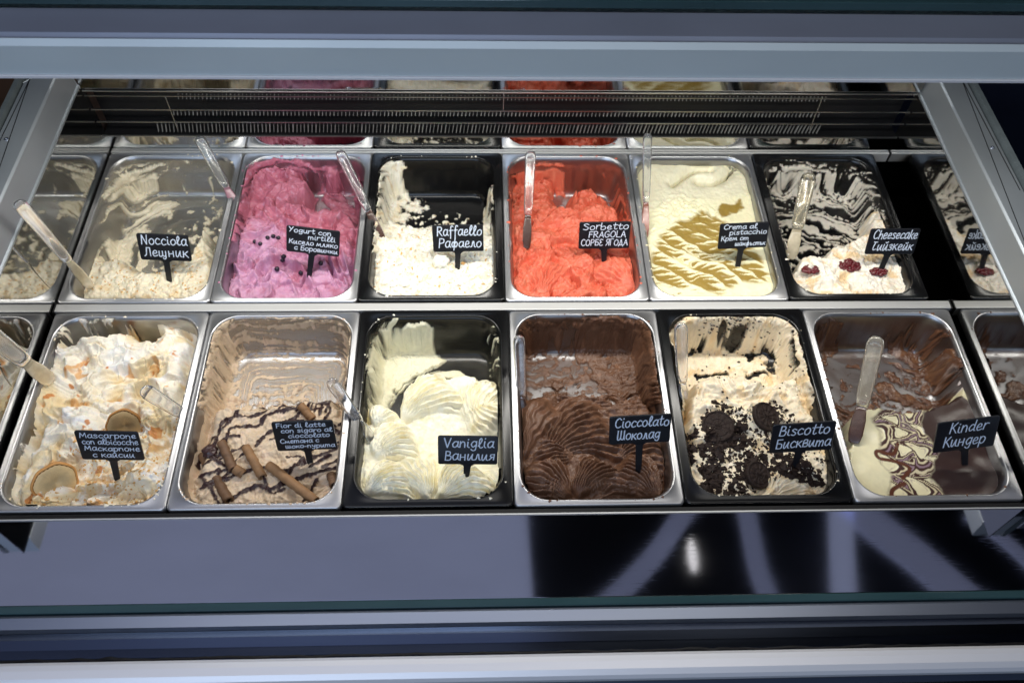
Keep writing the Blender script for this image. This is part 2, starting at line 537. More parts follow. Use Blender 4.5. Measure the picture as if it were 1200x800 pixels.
# ------------------------------------------------------------------ pans
HX, HY, RC = .1085, .1655, .043       # half size and corner radius of an opening
DEPTH = .088


def prof(d):
    """pan wall: z below the rim for an inset d from the opening's edge"""
    d = np.asarray(d, float)
    z = np.interp(d, [0, .0015, .0035, .011, .0135, .018, .025, .034], [0, -.0015, -.007, -DEPTH + .020, -DEPTH + .010, -DEPTH + .003, -DEPTH + .0003, -DEPTH])
    return z


def rrect(hx, hy, r, nc=10, ns=14):
    P = []
    r = max(r, .0005)
    for cx, cy, a0 in ((1, 1, 0), (-1, 1, 90), (-1, -1, 180), (1, -1, 270)):
        for k in range(nc + 1):
            a = R(a0 + 90 * k / nc)
            P.append((cx * (hx - r) + r * math.cos(a), cy * (hy - r) + r * math.sin(a)))
        a, nx = P[-1], None
        nxt = {0: (-(hx - r), hy), 90: (-hx, -(hy - r)), 180: (hx - r, -hy), 270: (hx, hy - r)}[a0]
        for k in range(1, ns):
            t = k / ns
            P.append((a[0] * (1 - t) + nxt[0] * t, a[1] * (1 - t) + nxt[1] * t))
    return P


def loft(name, loops, mat_, parent, cap=False):
    n = len(loops[0])
    vs = [v for l in loops for v in l]
    fs = []
    for j in range(len(loops) - 1):
        for i in range(n):
            a, b = j * n + i, j * n + (i + 1) % n
            fs.append((a, b, b + n, a + n))
    if cap: fs.append(tuple(range((len(loops) - 1) * n, len(loops) * n)))
    return mesh(name, vs, fs, mat_, parent, True)


def make_pan(x0, x1, y0, y1, black, label):
    cx, cy = (x0 + x1) / 2, (y0 + y1) / 2
    ox, oy = (x1 - x0) / 2 - .0006, (y1 - y0) / 2 - .0006
    hx, hy = ox - (.0150 if black else .0105), oy - (.0125 if black else .0095)
    m, mr = (M_black, M_black) if black else (M_steel, M_rim)
    t = tag(empty('gelato_pan', (cx, cy, -DEPTH - .003)), label, 'pan', 'black gelato pans' if black else 'stainless steel gelato pans')
    zt = .0035 if black else .0015
    ring = lambda hx_, hy_, r_, z: [(cx + x, cy + y, z) for x, y in rrect(hx_, hy_, r_)]
    lp = [ring(ox - .0006, oy - .0006, .006, -.012), ring(ox, oy, .007, -.010), ring(ox, oy, .007, zt - .0016), ring(ox - .0012, oy - .0012, .007, zt - .0002),
          ring(ox - .003, oy - .003, .008, zt), ring(hx + .0035, hy + .003, RC + .002, zt - .0003), ring(hx + .0028, hy + .0024, RC + .001, zt + .0002),
          ring(hx + .0012, hy + .0012, RC, zt + .0003), ring(hx, hy, RC, zt - .0010), ring(hx - .0005, hy - .0005, RC, -.0022)]
    loft('rim', lp, mr, t)
    ds = [.0004, .0015, .0035, .006, .0085, .011, .0123, .0135, .0155, .018, .021, .025, .034]
    lb = [[(cx + x, cy + y, float(prof(d)) - .0002) for x, y in rrect(hx - d, hy - d, RC - d)] for d in ds]
    # inner skin, floor, then outer skin so that the basin has thickness
    f = lb[-1]
    for k in (.8, .5, .2): lb.append([(cx + (x - cx) * k, cy + (y - cy) * k, z) for x, y, z in f])
    loft('basin', lb, m, t, True)
    return dict(cx=cx, cy=cy, hx=hx, hy=hy, obj=t, black=black)


FX = [-.7590, -.5040, -.2530, -.0035, .2475, .4990, .7560]
BX = [-.7635, -.5085, -.2605, -.0090, .2400, .4835, .7290]
PANS = {}
specs = [
    ('nocciola', 0, 1, 0, 'steel pan of beige hazelnut gelato at the left end of the back row'),
    ('yogurt', 1, 1, 0, 'steel pan holding the purple pink yogurt gelato with blueberries'),
    ('raffaello', 2, 1, 1, 'black pan of white coconut gelato between the pink and the orange gelato'),
    ('sorbetto', 3, 1, 0, 'steel pan holding the orange red strawberry sorbet'),
    ('crema', 4, 1, 0, 'steel pan filled level with pale gelato and olive pistachio swirls'),
    ('cheesecake', 5, 1, 1, 'black pan at the right end of the back row with dark red berry spots inside'),
    ('mascarpone', 0, 0, 0, 'steel pan heaped with white and golden apricot gelato at the front left'),
    ('fior', 1, 0, 0, 'steel pan of beige gelato with chocolate sauce and wafer rolls'),
    ('vaniglia', 2, 0, 1, 'black pan with fluted scoops of yellowish white vanilla gelato'),
    ('cioccolato', 3, 0, 0, 'steel pan holding the plain brown chocolate gelato'),
    ('biscotto', 4, 0, 1, 'black pan of cream gelato covered with black cookie crumbs'),
    ('kinder', 5, 0, 0, 'steel pan at the front right with cream and dark chocolate marbling'),
]
for nm, k, row, black, lab in specs:
    xs = BX if row else FX
    y0, y1 = (.889, 1.2555) if row else (.5125, .8695)
    PANS[nm] = make_pan(xs[k], xs[k + 1], y0, y1, black, lab)


# ------------------------------------------------------------------ gelato surfaces
NX, NY = 250, 310


def icemat(name, rough=.42, sss=.25, bumpd=.0012, bscale=260, spec=.4, coat=0):
    m = bpy.data.materials.new(name)
    m.use_nodes = True
    nt = m.node_tree
    p = nt.nodes['Principled BSDF']
    p.inputs['Roughness'].default_value = rough
    p.inputs['Specular IOR Level'].default_value = spec
    p.inputs['Subsurface Weight'].default_value = sss * .55
    p.inputs['Subsurface Radius'].default_value = (1, .6, .35)
    p.inputs['Subsurface Scale'].default_value = .003
    p.inputs['Coat Weight'].default_value = coat
    p.inputs['Coat Roughness'].default_value = .15
    a = nt.nodes.new('ShaderNodeAttribute')
    a.attribute_name = 'tint'
    tc = nt.nodes.new('ShaderNodeTexCoord')
    n = nt.nodes.new('ShaderNodeTexNoise')
    n.inputs['Scale'].default_value = 90
    n.inputs['Detail'].default_value = 6
    nt.links.new(tc.outputs['Object'], n.inputs['Vector'])
    mr = nt.nodes.new('ShaderNodeMapRange')
    mr.inputs[3].default_value = .86
    mr.inputs[4].default_value = 1.12
    nt.links.new(n.outputs[0], mr.inputs[0])
    vm = nt.nodes.new('ShaderNodeVectorMath')
    vm.operation = 'SCALE'
    nt.links.new(a.outputs['Color'], vm.inputs[0])
    nt.links.new(a.outputs['Alpha'], p.inputs['Alpha'])
    nt.links.new(mr.outputs[0], vm.inputs['Scale'])
    nt.links.new(vm.outputs[0], p.inputs['Base Color'])
    n2 = nt.nodes.new('ShaderNodeTexNoise')
    n2.inputs['Scale'].default_value = bscale
    n2.inputs['Detail'].default_value = 7
    n2.inputs['Roughness'].default_value = .62
    nt.links.new(tc.outputs['Object'], n2.inputs['Vector'])
    b = nt.nodes.new('ShaderNodeBump')
    b.inputs['Strength'].default_value = .5
    b.inputs['Distance'].default_value = bumpd * 1.5
    nt.links.new(n2.outputs[0], b.inputs['Height'])
    n3 = nt.nodes.new('ShaderNodeTexNoise')
    n3.inputs['Scale'].default_value = 110
    n3.inputs['Detail'].default_value = 3
    nt.links.new(tc.outputs['Object'], n3.inputs['Vector'])
    b3 = nt.nodes.new('ShaderNodeBump')
    b3.inputs['Strength'].default_value = .28
    b3.inputs['Distance'].default_value = bumpd * 2.2
    nt.links.new(n3.outputs[0], b3.inputs['Height'])
    nt.links.new(b.outputs[0], b3.inputs['Normal'])
    b = b3
    nt.links.new(b.outputs[0], p.inputs['Normal'])
    return m


class Ice:
    def __init__(s, pan, level):
        s.pan = pan
        cx, cy, hx, hy = pan['cx'], pan['cy'], pan['hx'], pan['hy']
        a, b = np.meshgrid(np.linspace(-1, 1, NX), np.linspace(-1, 1, NY), indexing='ij')
        r = np.maximum(np.abs(a), np.abs(b))
        rr = np.maximum(r, 1e-6)
        qa, qb = a / rr, b / rr
        RW, DW = .70, .034
        d = np.where(r > RW, DW * ((1 - r) / (1 - RW)), DW)
        # more rings where the wall is steep
        d = np.where(r > RW, np.interp((1 - r) / (1 - RW), [0, .08, .16, .60, .72, .84, 1], [0.0002, .0015, .0035, .011, .0145, .021, .034]), DW)
        X, Y = s._rr(qa, qb, hx - d, hy - d, np.maximum(RC - d, .004))
        k = np.where(r > RW, 1, r / RW)
        X, Y = X * k + cx, Y * k + cy
        s.X, s.Y, s.Z = X, Y, prof(d)
        s.level = level
        # base normals
        P = np.stack([X, Y, s.Z], -1)
        n = np.cross(np.gradient(P, axis=0), np.gradient(P, axis=1))
        n /= np.linalg.norm(n, axis=-1, keepdims=True) + 1e-12
        s.N = n
        s.q(level)
        s.L = np.full(X.shape, -9.0)       # bulk height
        s.t = np.zeros(X.shape)            # smear thickness
        s.a = np.zeros(X.shape)            # opacity: thin films let the pan show
        s.c = np.ones(X.shape + (3,))
        s.soft = 1.0                       # fades relief towards the edge of the mass
        s.r = r

    def _rr(s, qa, qb, hx, hy, rc):
        x, y = qa * hx, qb * hy
        ix, iy = hx - rc, hy - rc
        corner = (np.abs(x) > ix) & (np.abs(y) > iy)
        ux, uy = np.abs(x) - ix, np.abs(y) - iy
        # position along the square corner -> angle on the arc
        ang = np.where(ux >= uy, (np.pi / 4) * np.clip(uy / np.maximum(ux, 1e-9), 0, 1), np.pi / 2 - (np.pi / 4) * np.clip(ux / np.maximum(uy, 1e-9), 0, 1))
        xx = np.where(corner, np.sign(x) * (ix + rc * np.cos(ang)), x)
        yy = np.where(corner, np.sign(y) * (iy + rc * np.sin(ang)), y)
        return xx, yy

    def q(s, level):
        """slanted surface coordinates: walls unfold onto the opening plane"""
        z = np.maximum(s.Z, level)
        k = CAM_H / (CAM_H - z)
        s.x, s.y = CAM_X + (s.X - CAM_X) * k, s.Y * k

    def T(s, pts):
        return [at(u, v, 0)[:2] for u, v in pts]

    def sd(s, pts, rag=.006, f=45, seed=1, o=4):
        d = sdpoly(s.x, s.y, s.T(pts))
        return d + rag * fbm(s.x, s.y, f, o, seed) if rag else d

    def bulk(s, pts, level, edge=.014, rag=.006, f=45, seed=1, pw=.6):
        d = s.sd(pts, rag, f, seed)
        lv = level + 0 * s.x
        L = s.Z + np.maximum(lv - s.Z, 0.0) * S(0, edge, d) ** pw
        L = np.where(d > 0, L, -9)
        L = np.where(lv > s.Z, L, -9)
        s.L = np.maximum(s.L, L)
        s.soft = S(0, edge * 1.3, d)
        return d

    def relief(s, h):
        h = h * s.soft
        s.L = np.where(s.L > -5, s.L + h, s.L)

    def streak(s, f1, f2, ang=0, center=None, seed=0, o=4, warp=.006):
        x = s.x + warp * fbm(s.x, s.y, 30, 2, seed + 50)
        y = s.y + warp * fbm(s.x, s.y, 30, 2, seed + 60)
        if center is not None:
            c = s.T([center])[0]
            r = np.hypot(x - c[0], y - c[1])
            th = np.arctan2(y - c[1], x - c[0])
            return fbm(th * .08 * f1, r * f2, 1, o, seed)
        c_, s_ = math.cos(ang), math.sin(ang)
        return fbm((x * c_ + y * s_) * f1, (-x * s_ + y * c_) * f2, 1, o, seed)

    def smear(s, pts, th=.003, thr=0., k=1.0, soft=.018, n=None, rag=.008, seed=5, f=50, sharp=.22):
        d = s.sd(pts, rag, f, seed)
        if n is None: n = fbm(s.x, s.y, 45, 4, seed)
        v = np.clip(d / soft, -3, .5) + k * n - thr
        t = th * S(0, sharp, v) * (.55 + .45 * S(-.6, .8, n)) * S(-.006, 0, d)
        fine = fbm(n * 9 + s.x * 30, s.y * 60, 1, 3, seed + 77)      # drag lines inside the stroke
        t = t * (1 + .35 * fine)
        s.t = np.maximum(s.t, t)
        s.a = np.maximum(s.a, np.where(t > 1e-5, np.clip(.22 + .85 * S(0, .55, v) + .18 * fine, .12, 1), 0))
        return v

    def film(s, pts, op=.4, n=None, f=60, seed=3):
        """thin translucent residue wiped over the pan"""
        d = s.sd(pts, .008, 40, seed)
        if n is None: n = fbm(s.x, s.y, f, 4, seed)
        v = S(0, .01, d)
        al = op * v * (.45 + .9 * S(-.5, .5, n))
        s.t = np.maximum(s.t, np.where(d > 0, .0004, 0))
        s.a = np.maximum(s.a, np.where(d > 0, al, 0))

    def fan(s, A, B, spread=35, n=9, H=.012, amp=.003, bend=.0, base=None, seed=0):
        """fluted shell left by a spatula: ridges run from apex A to tip B"""
        a, b = s.T([A, B])
        e = b - a
        L = math.hypot(*e)
        wx, wy = s.x - a[0], s.y - a[1]
        wx = wx + .003 * fbm(s.x, s.y, 40, 2, seed + 9)
        r = np.hypot(wx, wy) / L
        th = np.arctan2(wy, wx) - math.atan2(e[1], e[0])
        th = (th + np.pi) % (2 * np.pi) - np.pi
        th = th + bend * (r - .5)
        q_ = th / R(spread)
        m = (1 - S(.82, 1.02, r + .05 * np.sin(q_ * 5 + seed))) * (1 - S(.8, 1.05, np.abs(q_))) * S(.0, .15, r)
        ph = q_ * n / 2 + .25 * fbm(s.x, s.y, 40, 2, seed + 3)
        ph = ph * 1.22
        fr_ = ph - np.floor(ph)
        rid = 1.25 * (1 - 2 * np.abs(fr_ ** .7 * 2 - 1) ** .9) * (.7 + .6 * S(-.5, .5, fbm(s.x, s.y, 50, 2, seed + 6))) + .35 * fbm(s.x, s.y, 130, 3, seed + 5)
        dome = (1 - .75 * q_ ** 2) * np.sin(np.clip(r, 0, 1) * np.pi * .80 + .15)
        add = (1.3 * H * dome + 1.35 * amp * rid * S(.05, .4, r)) * m
        base = s.level if base is None else base
        s.L = np.where((m > .02) & (s.L > -5), np.maximum(s.L, base + add), s.L)

    def crease(s, f, depth, w=.07, seed=0, warp=.01, mask=1):
        x = s.x + warp * fbm(s.x, s.y, 20, 3, seed + 1)
        y = s.y + warp * fbm(s.x, s.y, 20, 3, seed + 2)
        n = fbm(x, y, f, 2, seed + 4)
        # one-sided step with a sharp lip, like torn cream
        s.relief(mask * depth * (-np.exp(-(n / w) ** 2) + .9 * np.exp(-np.abs(n - w * 1.6) / (w * 1.8)) * (n > 0)))

    def groove(s, pts, w, depth, lines=5, amp=.0008, lip=.0, seed=0):
        P = smooth_pts(s.T(pts), 5)
        d, arc, sg, L = dline(s.x, s.y, P)
        m = 1 - S(.75, 1.15, d / w)
        ends = S(0, w * .8, arc) * S(0, w * .8, L - arc)
        h = -depth * (1 - np.clip(d / w, 0, 1) ** 2) * ends + amp * np.sin(sg / w * math.pi * lines + 2 * fbm(s.x, s.y, 20, 2, seed)) * m * ends
        h = h + lip * np.exp(-((d / w - 1.15) / .25) ** 2) * ends
        s.relief(h)

    def sweeps(s, n, box, seed, w=(.007, .016), depth=(.002, .006), ang=(-.6, .9), ln=(24, 60)):
        """broad soft spatula drags with fine drag lines"""
        q = random.Random(seed)
        for _ in range(n):
            u, v = q.uniform(box[0], box[1]), q.uniform(box[2], box[3])
            a_, l_ = q.uniform(*ang), q.uniform(*ln)
            k = q.uniform(-.35, .35)
            pts = [(u + l_ * (t_ - .5) * math.cos(a_) - l_ * k * math.sin(a_) * (1 - 4 * (t_ - .5) ** 2) * .8, v + l_ * (t_ - .5) * math.sin(a_) + l_ * k * math.cos(a_) * (1 - 4 * (t_ - .5) ** 2) * .8) for t_ in (0, .33, .66, 1)]
            s.groove(pts, q.uniform(*w), q.uniform(*depth), q.choice((3, 4, 5)), q.uniform(.0003, .0010), q.uniform(.001, .004), q.randrange(999))

    def stroke(s, pts, w):
        P = smooth_pts(s.T(pts), 5)
        d, arc, sg, L = dline(s.x, s.y, P)
        return d / w

    def paint(s, m, c):
        m = np.clip(m, 0, 1)[..., None]
        s.c = s.c * (1 - m) + np.array(c) * m

    def finish(s, name, mat_, label, cat='gelato', group='gelato flavours in pans'):
        P = np.stack([s.X, s.Y, s.Z], -1) + s.N * s.t[..., None]
        bulk = s.L > P[..., 2]
        cover = (s.t > 1e-5) | (s.L > -5)
        inset = s.N * .0
        P[..., 2] = np.where(bulk, s.L, P[..., 2])
        # stay inside the opening: pull raised vertices at the very edge a touch inward
        nx, ny = NX, NY
        idx = np.arange(nx * ny).reshape(nx, ny)
        f = np.stack([idx[:-1, :-1], idx[1:, :-1], idx[1:, 1:], idx[:-1, 1:]], -1).reshape(-1, 4)
        cv = cover.ravel()
        keep = cv[f].sum(1) >= 3
        f = f[keep]
        used = np.unique(f)
        # uncovered corner vertices slip a hair below the pan skin
        P2 = P.reshape(-1, 3)
        P2[~cv] -= s.N.reshape(-1, 3)[~cv] * .0006
        mp = np.full(nx * ny, -1)
        mp[used] = np.arange(len(used))
        f = mp[f]
        me = bpy.data.meshes.new(name)
        o_ = np.array([s.pan['cx'], s.pan['cy'], -DEPTH])
        co = (P2[used] - o_).astype(np.float32)
        me.vertices.add(len(used))
        me.vertices.foreach_set('co', co.ravel())
        me.loops.add(len(f) * 4)
        me.loops.foreach_set('vertex_index', f.ravel().astype(np.int32))
        me.polygons.add(len(f))
        me.polygons.foreach_set('loop_start', (np.arange(len(f)) * 4).astype(np.int32))
        me.update(calc_edges=True)
        me.polygons.foreach_set('use_smooth', np.ones(len(f), bool))
        at_ = me.attributes.new('tint', 'FLOAT_COLOR', 'POINT')
        c = np.concatenate([np.clip(s.c.reshape(-1, 3)[used], 0, 1), np.where(s.L > -5, 1, np.clip(s.a, 0, 1)).reshape(-1, 1)[used]], 1)
        at_.data.foreach_set('color', c.astype(np.float32).ravel())
        o = link(name, me, mat_)
        o.location = o_
        tag(o, label, cat, group)
        # keep for placing things on the surface
        s.P = P
        d = (P.reshape(-1, 3) - CC) @ CM
        s.px = np.stack([600 + F_PX * d[:, 0] / -d[:, 2], 400 - F_PX * d[:, 1] / -d[:, 2]], 1)
        s.o = o
        return s

    def hit(s, u, v):
        e = (s.px[:, 0] - u) ** 2 + (s.px[:, 1] - v) ** 2
        # nearest few, the highest of them
        i = np.argsort(e)[:8]
        Q = s.P.reshape(-1, 3)[i]
        return Q[np.argmax(Q[:, 2])].copy()


ICE = {}
FULL = lambda u0, u1, v0, v1: [(u0, v0), (u1, v0), (u1, v1), (u0, v1)]

# --- hazelnut
s = Ice(PANS['nocciola'], -.05)
x, y = s.x, s.y
st = s.streak(8, 52, center=(215, 290), seed=4, warp=.010, o=4)
front = [(70, 365), (84, 325), (112, 300), (150, 306), (182, 318), (210, 308), (226, 285), (246, 262), (256, 300), (262, 365)]
lump = ridged(x + .004 * fbm(x, y, 60, 2, 9), y, 55, 3, 11)
s.bulk(front, -.036 + .004 * lump + .002 * fbm(x, y, 120, 3, 3) + .007 * fbm(x, y, 18, 2, 5), edge=.02)
s.smear([(100, 330), (112, 280), (126, 225), (138, 200), (165, 188), (192, 192), (186, 206), (198, 222), (196, 238), (170, 245), (160, 262), (172, 285), (152, 300), (150, 330)], .008, .12, 2.0, n=st, sharp=.7)
s.smear([(185, 262), (215, 250), (245, 215), (258, 262), (240, 300), (200, 312), (175, 290)], .006, .75, 2.2, n=fbm(x, y, 60, 4, 8), sharp=.5)
s.smear(FULL(130, 262, 186, 310), .002, 1.35, 2.2, n=fbm(x, y, 55, 4, 18))
s.film(FULL(100, 262, 186, 345), .17, n=st, seed=401)
s.c[:] = srgb(240, 230, 204)
s.paint(S(.1, .7, fbm(x, y, 50, 4, 21)) * .7 * (s.L > -5), srgb(226, 196, 146))
s.paint(S(.3, .8, fbm(x, y, 90, 3, 22)) * .6, srgb(250, 244, 226))
ICE['nocciola'] = s.finish('hazelnut_gelato', icemat('hazelnut_cream'), 'nearly empty beige hazelnut gelato streaked up the back left wall of its pan')

# --- pink yogurt
s = Ice(PANS['yogurt'], -.035)
x, y = s.x, s.y
wx, wy = x + .010 * fbm(x, y, 22, 3, 31), y + .010 * fbm(x, y, 22, 3, 32)
lv = -.029 + .011 * fbm(x, y, 14, 2, 33) + .0036 * ridged(wx, wy, 22, 2, 34) + .0010 * ridged(wy, wx, 95, 3, 30) * S(-.2, .3, fbm(x, y, 20, 2, 29)) + .0009 * fbm(x, y, 190, 3, 35)
s.bulk([(255, 365), (262, 300), (270, 255), (282, 215), (293, 188), (336, 184), (350, 200), (366, 214), (364, 224), (344, 236), (372, 242), (410, 246), (426, 262), (418, 300), (416, 340), (425, 365)], lv, edge=.016, rag=.005, seed=36)
s.smear([(372, 212), (384, 196), (392, 190), (402, 206), (424, 214), (432, 244), (404, 240), (378, 226)], .012, .1, .9, seed=37, sharp=.8, n=s.streak(14, 50, -.6, seed=38))
s.crease(13, .0080, .07, 301)
s.crease(28, .0020, .08, 302)
s.sweeps(15, (275, 405, 205, 340), 501)
s.groove([(296, 262), (300, 232), (316, 212), (340, 206)], .022, .014, 4, .0010, .003, 39)
s.groove([(350, 262), (385, 270), (412, 290)], .02, .008, 5, .001, .002, 40)
s.groove([(300, 335), (318, 318), (345, 322), (360, 345)], .014, .012, 3, .0014, .006, 41)
s.groove([(275, 300), (290, 318), (296, 345)], .012, .008, 3, .001, .005, 42)
for k in range(5):
    s.groove([(378 + k * 9, 285 + k * 3), (386 + k * 8, 312), (400 + k * 6, 338)], .0045, .006, 1, 0, .003, 43 + k)
s.groove([(325, 290), (345, 300), (375, 318)], .016, .010, 4, .001, .004, 48)
s.smear([(262, 300), (270, 240), (284, 200), (300, 186), (352, 186), (372, 205), (366, 230), (340, 240), (300, 250)], .004, .15, 1.5, seed=510, n=s.streak(14, 60, center=(330, 230), seed=511))
s.smear([(366, 196), (398, 188), (422, 210), (432, 250), (400, 244), (372, 232)], .003, .45, 1.7, seed=512, n=s.streak(14, 60, center=(390, 240), seed=513))
s.film([(275, 240), (285, 195), (300, 186), (420, 186), (432, 250)], .25, seed=514)
s.c[:] = srgb(190, 114, 134)
lav = S(-.03, .04, s.sd([(250, 370), (262, 290), (300, 262), (335, 262), (370, 300), (420, 300), (430, 370)], .02, 25, 49))
s.paint(lav * .85, srgb(198, 150, 182))
s.paint(S(.0, .6, fbm(x, y, 30, 4, 50)) * .6, srgb(178, 92, 112))
s.paint(S(.25, .7, fbm(x, y, 100, 3, 51)) * .5, srgb(212, 170, 196))
ICE['yogurt'] = s.finish('yogurt_gelato', icemat('yogurt_pink'), 'pink and lavender yogurt gelato in thick folds dotted with blueberries')

# --- coconut white
s = Ice(PANS['raffaello'], -.025)
x, y = s.x, s.y
lv = -.021 + .008 * fbm(x, y, 18, 2, 60) + .0030 * fbm(x, y, 80, 4, 61) + .0022 * ridged(x, y, 90, 3, 62)
s.smear([(434, 300), (434, 214), (444, 198), (466, 199), (484, 206), (501, 216), (482, 226), (468, 240), (478, 256), (500, 270), (440, 300)], .006, -.1, 1.1, seed=59, n=fbm(x, y, 60, 4, 59), sharp=.8)
s.bulk([(424, 360), (428, 262), (438, 244), (468, 246), (478, 250), (500, 253), (516, 247), (536, 259), (560, 251), (574, 240), (592, 236), (594, 360)], lv - .022 * S(.02, -.02, s.sd([(424, 360), (424, 275), (594, 275), (594, 360)], 0)), edge=.020, rag=.005, seed=63, f=40)
s.smear([(440, 206), (444, 192), (470, 190), (484, 204), (468, 212)], .003, .1, .8, seed=64, n=s.streak(15, 60, .5, seed=65))
s.smear([(560, 250), (566, 230), (578, 196), (590, 196), (590, 250)], .004, .5, 1.6, seed=66, n=s.streak(15, 60, 1.4, seed=67))
s.smear([(462, 246), (466, 232), (488, 222), (560, 226), (572, 236), (560, 252), (500, 256)], .003, .95, 2.2, seed=68, n=fbm(x, y, 80, 4, 68))
s.sweeps(9, (440, 580, 260, 340), 506, depth=(.002, .004))
s.c[:] = srgb(246, 241, 224)
s.paint(S(.05, .6, fbm(x, y, 40, 4, 69)) * .55, srgb(236, 214, 168))
s.paint(S(.1, .5, fbm(x, y, 45, 3, 70)) * .6, srgb(255, 252, 240))
s.paint(S(.5, .65, fbm(x, y, 130, 2, 71)) * .5, srgb(214, 180, 130))
ICE['raffaello'] = s.finish('coconut_gelato', icemat('coconut_white', bscale=330, bumpd=.002), 'flaky white coconut gelato with tan flecks and one round coconut ball')

# --- strawberry sorbet
s = Ice(PANS['sorbetto'], -.035)
x, y = s.x, s.y
wx, wy = x + .012 * fbm(x, y, 24, 3, 80), y + .012 * fbm(x, y, 24, 3, 81)
lv = -.030 + .012 * fbm(x, y, 13, 2, 82) + .0044 * ridged(wx, wy, 24, 2, 83) + .0013 * ridged(wy, wx, 100, 3, 79) + .0012 * fbm(x, y, 170, 3, 84)
s.bulk([(590, 362), (592, 262), (594, 214), (606, 196), (640, 192), (652, 198), (650, 214), (656, 230), (667, 234), (666, 218), (676, 210), (698, 208), (716, 222), (730, 248), (736, 262), (744, 300), (752, 362)], lv - .020 * S(.02, -.03, s.sd([(585, 365), (585, 245), (760, 245), (760, 365)], 0)), edge=.022, rag=.006, seed=85)
s.crease(14, .0100, .07, 303)
s.crease(30, .0026, .08, 304)
s.sweeps(17, (605, 740, 215, 340), 502, depth=(.003, .008))
s.groove([(604, 330), (618, 312), (640, 306), (662, 318)], .012, .007, 3, .0012, .005, 86)
s.groove([(616, 345), (632, 326), (660, 322), (680, 340)], .010, .007, 3, .001, .004, 87)
s.groove([(676, 230), (690, 240), (712, 238)], .012, .006, 5, .001, .003, 88)
s.groove([(640, 270), (670, 262), (700, 270)], .016, .006, 5, .001, .003, 89)
s.groove([(685, 292), (705, 312), (700, 340)], .016, .012, 3, .001, .005, 90)
s.fan((640, 352), (630, 305), 40, 7, .012, .002, .4, -.034, 91)
s.fan((742, 346), (716, 300), 34, 6, .014, .002, -.3, -.036, 92)
s.smear([(594, 230), (600, 204), (614, 194), (655, 190), (662, 206), (648, 222), (655, 240), (610, 245)], .004, .05, 1.5, seed=515, n=s.streak(14, 60, center=(640, 240), seed=516))
s.smear([(690, 216), (706, 204), (730, 214), (742, 262), (730, 262), (715, 235)], .003, .35, 1.7, seed=517, n=s.streak(14, 60, center=(690, 250), seed=518))
s.film([(596, 240), (604, 200), (620, 190), (720, 190), (738, 210), (742, 260)], .22, seed=519)
s.c[:] = srgb(218, 112, 86)
s.paint(S(.0, .6, fbm(x, y, 35, 4, 93)) * .6, srgb(214, 92, 68))
s.paint(S(.15, .7, fbm(x, y, 80, 3, 94)) * .5, srgb(240, 150, 118))
ICE['sorbetto'] = s.finish('strawberry_sorbet', icemat('sorbet_red'), 'rough orange red strawberry sorbet with ridged lumps', 'sorbet')


# --- pistachio cream
s = Ice(PANS['crema'], -.016)
x, y = s.x, s.y
lv = -.016 + .003 * fbm(x, y, 16, 2, 100) + .0007 * fbm(x, y, 120, 3, 101)
d = s.bulk([(735, 365), (735, 180), (892, 180), (925, 365)], lv, edge=.012, rag=.0, seed=102)
arc1 = s.stroke([(789, 214), (800, 206), (815, 198), (832, 197)], .0035)
arc2 = s.stroke([(818, 211), (838, 212), (850, 206), (858, 198)], .0045)
arc3 = s.stroke([(790, 194), (830, 190), (868, 200), (878, 220)], .0015)
hole = np.minimum(np.minimum(arc1, arc2), arc3 + .3) + .5 * fbm(x, y, 70, 3, 103)
s.L = np.where(hole < .9, -9, s.L)
s.t = np.where(hole < .9, .0006, s.t)
s.a = np.where(hole < .9, .25, s.a)
s.relief(-.012 * np.exp(-(np.minimum(arc1, arc2) / 2.5) ** 2) + .0035 * ridged(x, y, 50, 2, 104) * S(-.02, .02, s.sd([(760, 300), (765, 240), (800, 225), (850, 255), (790, 262)], 0)))
s.c[:] = srgb(244, 238, 200)
top = S(.0, .03, s.sd([(745, 185), (880, 185), (885, 235), (800, 240), (745, 260)], .01, 30, 105))
s.paint(top * .8, srgb(240, 234, 206))
xw_, yw_ = s.x + .013 * fbm(s.x, s.y, 13, 3, 310) + .0006 * fbm(s.x, s.y, 80, 2, 311), s.y + .013 * fbm(s.x, s.y, 13, 3, 312) + .0006 * fbm(s.x, s.y, 80, 2, 313)
ca_, sa_ = math.cos(-.62), math.sin(-.62)
tt_, nn_ = xw_ * ca_ + yw_ * sa_, -xw_ * sa_ + yw_ * ca_
PER = .027
fl = nn_ / PER
ln = np.floor(fl)
ff = fl - ln
hh = np.sin(ln * 12.9898 + 4) * 43758.5453
hh -= np.floor(hh)
# hooked teeth: a saw along the lane, sheared across it
sw_ = (tt_ - ff * .022) / (.0135 + .008 * hh) + hh * 9
sw_ = sw_ - np.floor(sw_)
wd_ = .26 + .70 * (sw_ ** .7) * S(.1, .6, ff) + .22 * fbm(s.x, s.y, 24, 2, 314)
f1 = (wd_ - ff) * 2.2 - .28 + .5 * (S(.06, .02, ff) * -1)
f2 = np.sin(f1 * 3)
reg = S(-.006, .008, s.sd([(757, 322), (768, 285), (790, 262), (822, 250), (852, 262), (880, 286), (902, 318), (902, 332), (868, 330), (842, 345), (800, 338), (770, 335)], .006, 40, 107))
solid = S(-.004, .006, s.sd([(800, 262), (822, 246), (850, 262), (868, 288), (850, 296), (820, 282), (800, 276)], .006, 50, 108))
blob2 = S(-.003, .003, s.sd([(838, 248), (846, 238), (856, 240), (868, 234), (872, 243), (860, 250), (846, 254)], .006, 60, 109))
m = np.maximum.reduce([reg * S(-.28, -.12, f1), solid * S(-.95, -.75, f1), blob2])
s.paint(m, srgb(156, 130, 62))
s.paint(reg * S(-.55, -.42, f1) * (1 - S(-.32, -.25, f1)) * .6, srgb(196, 178, 108))
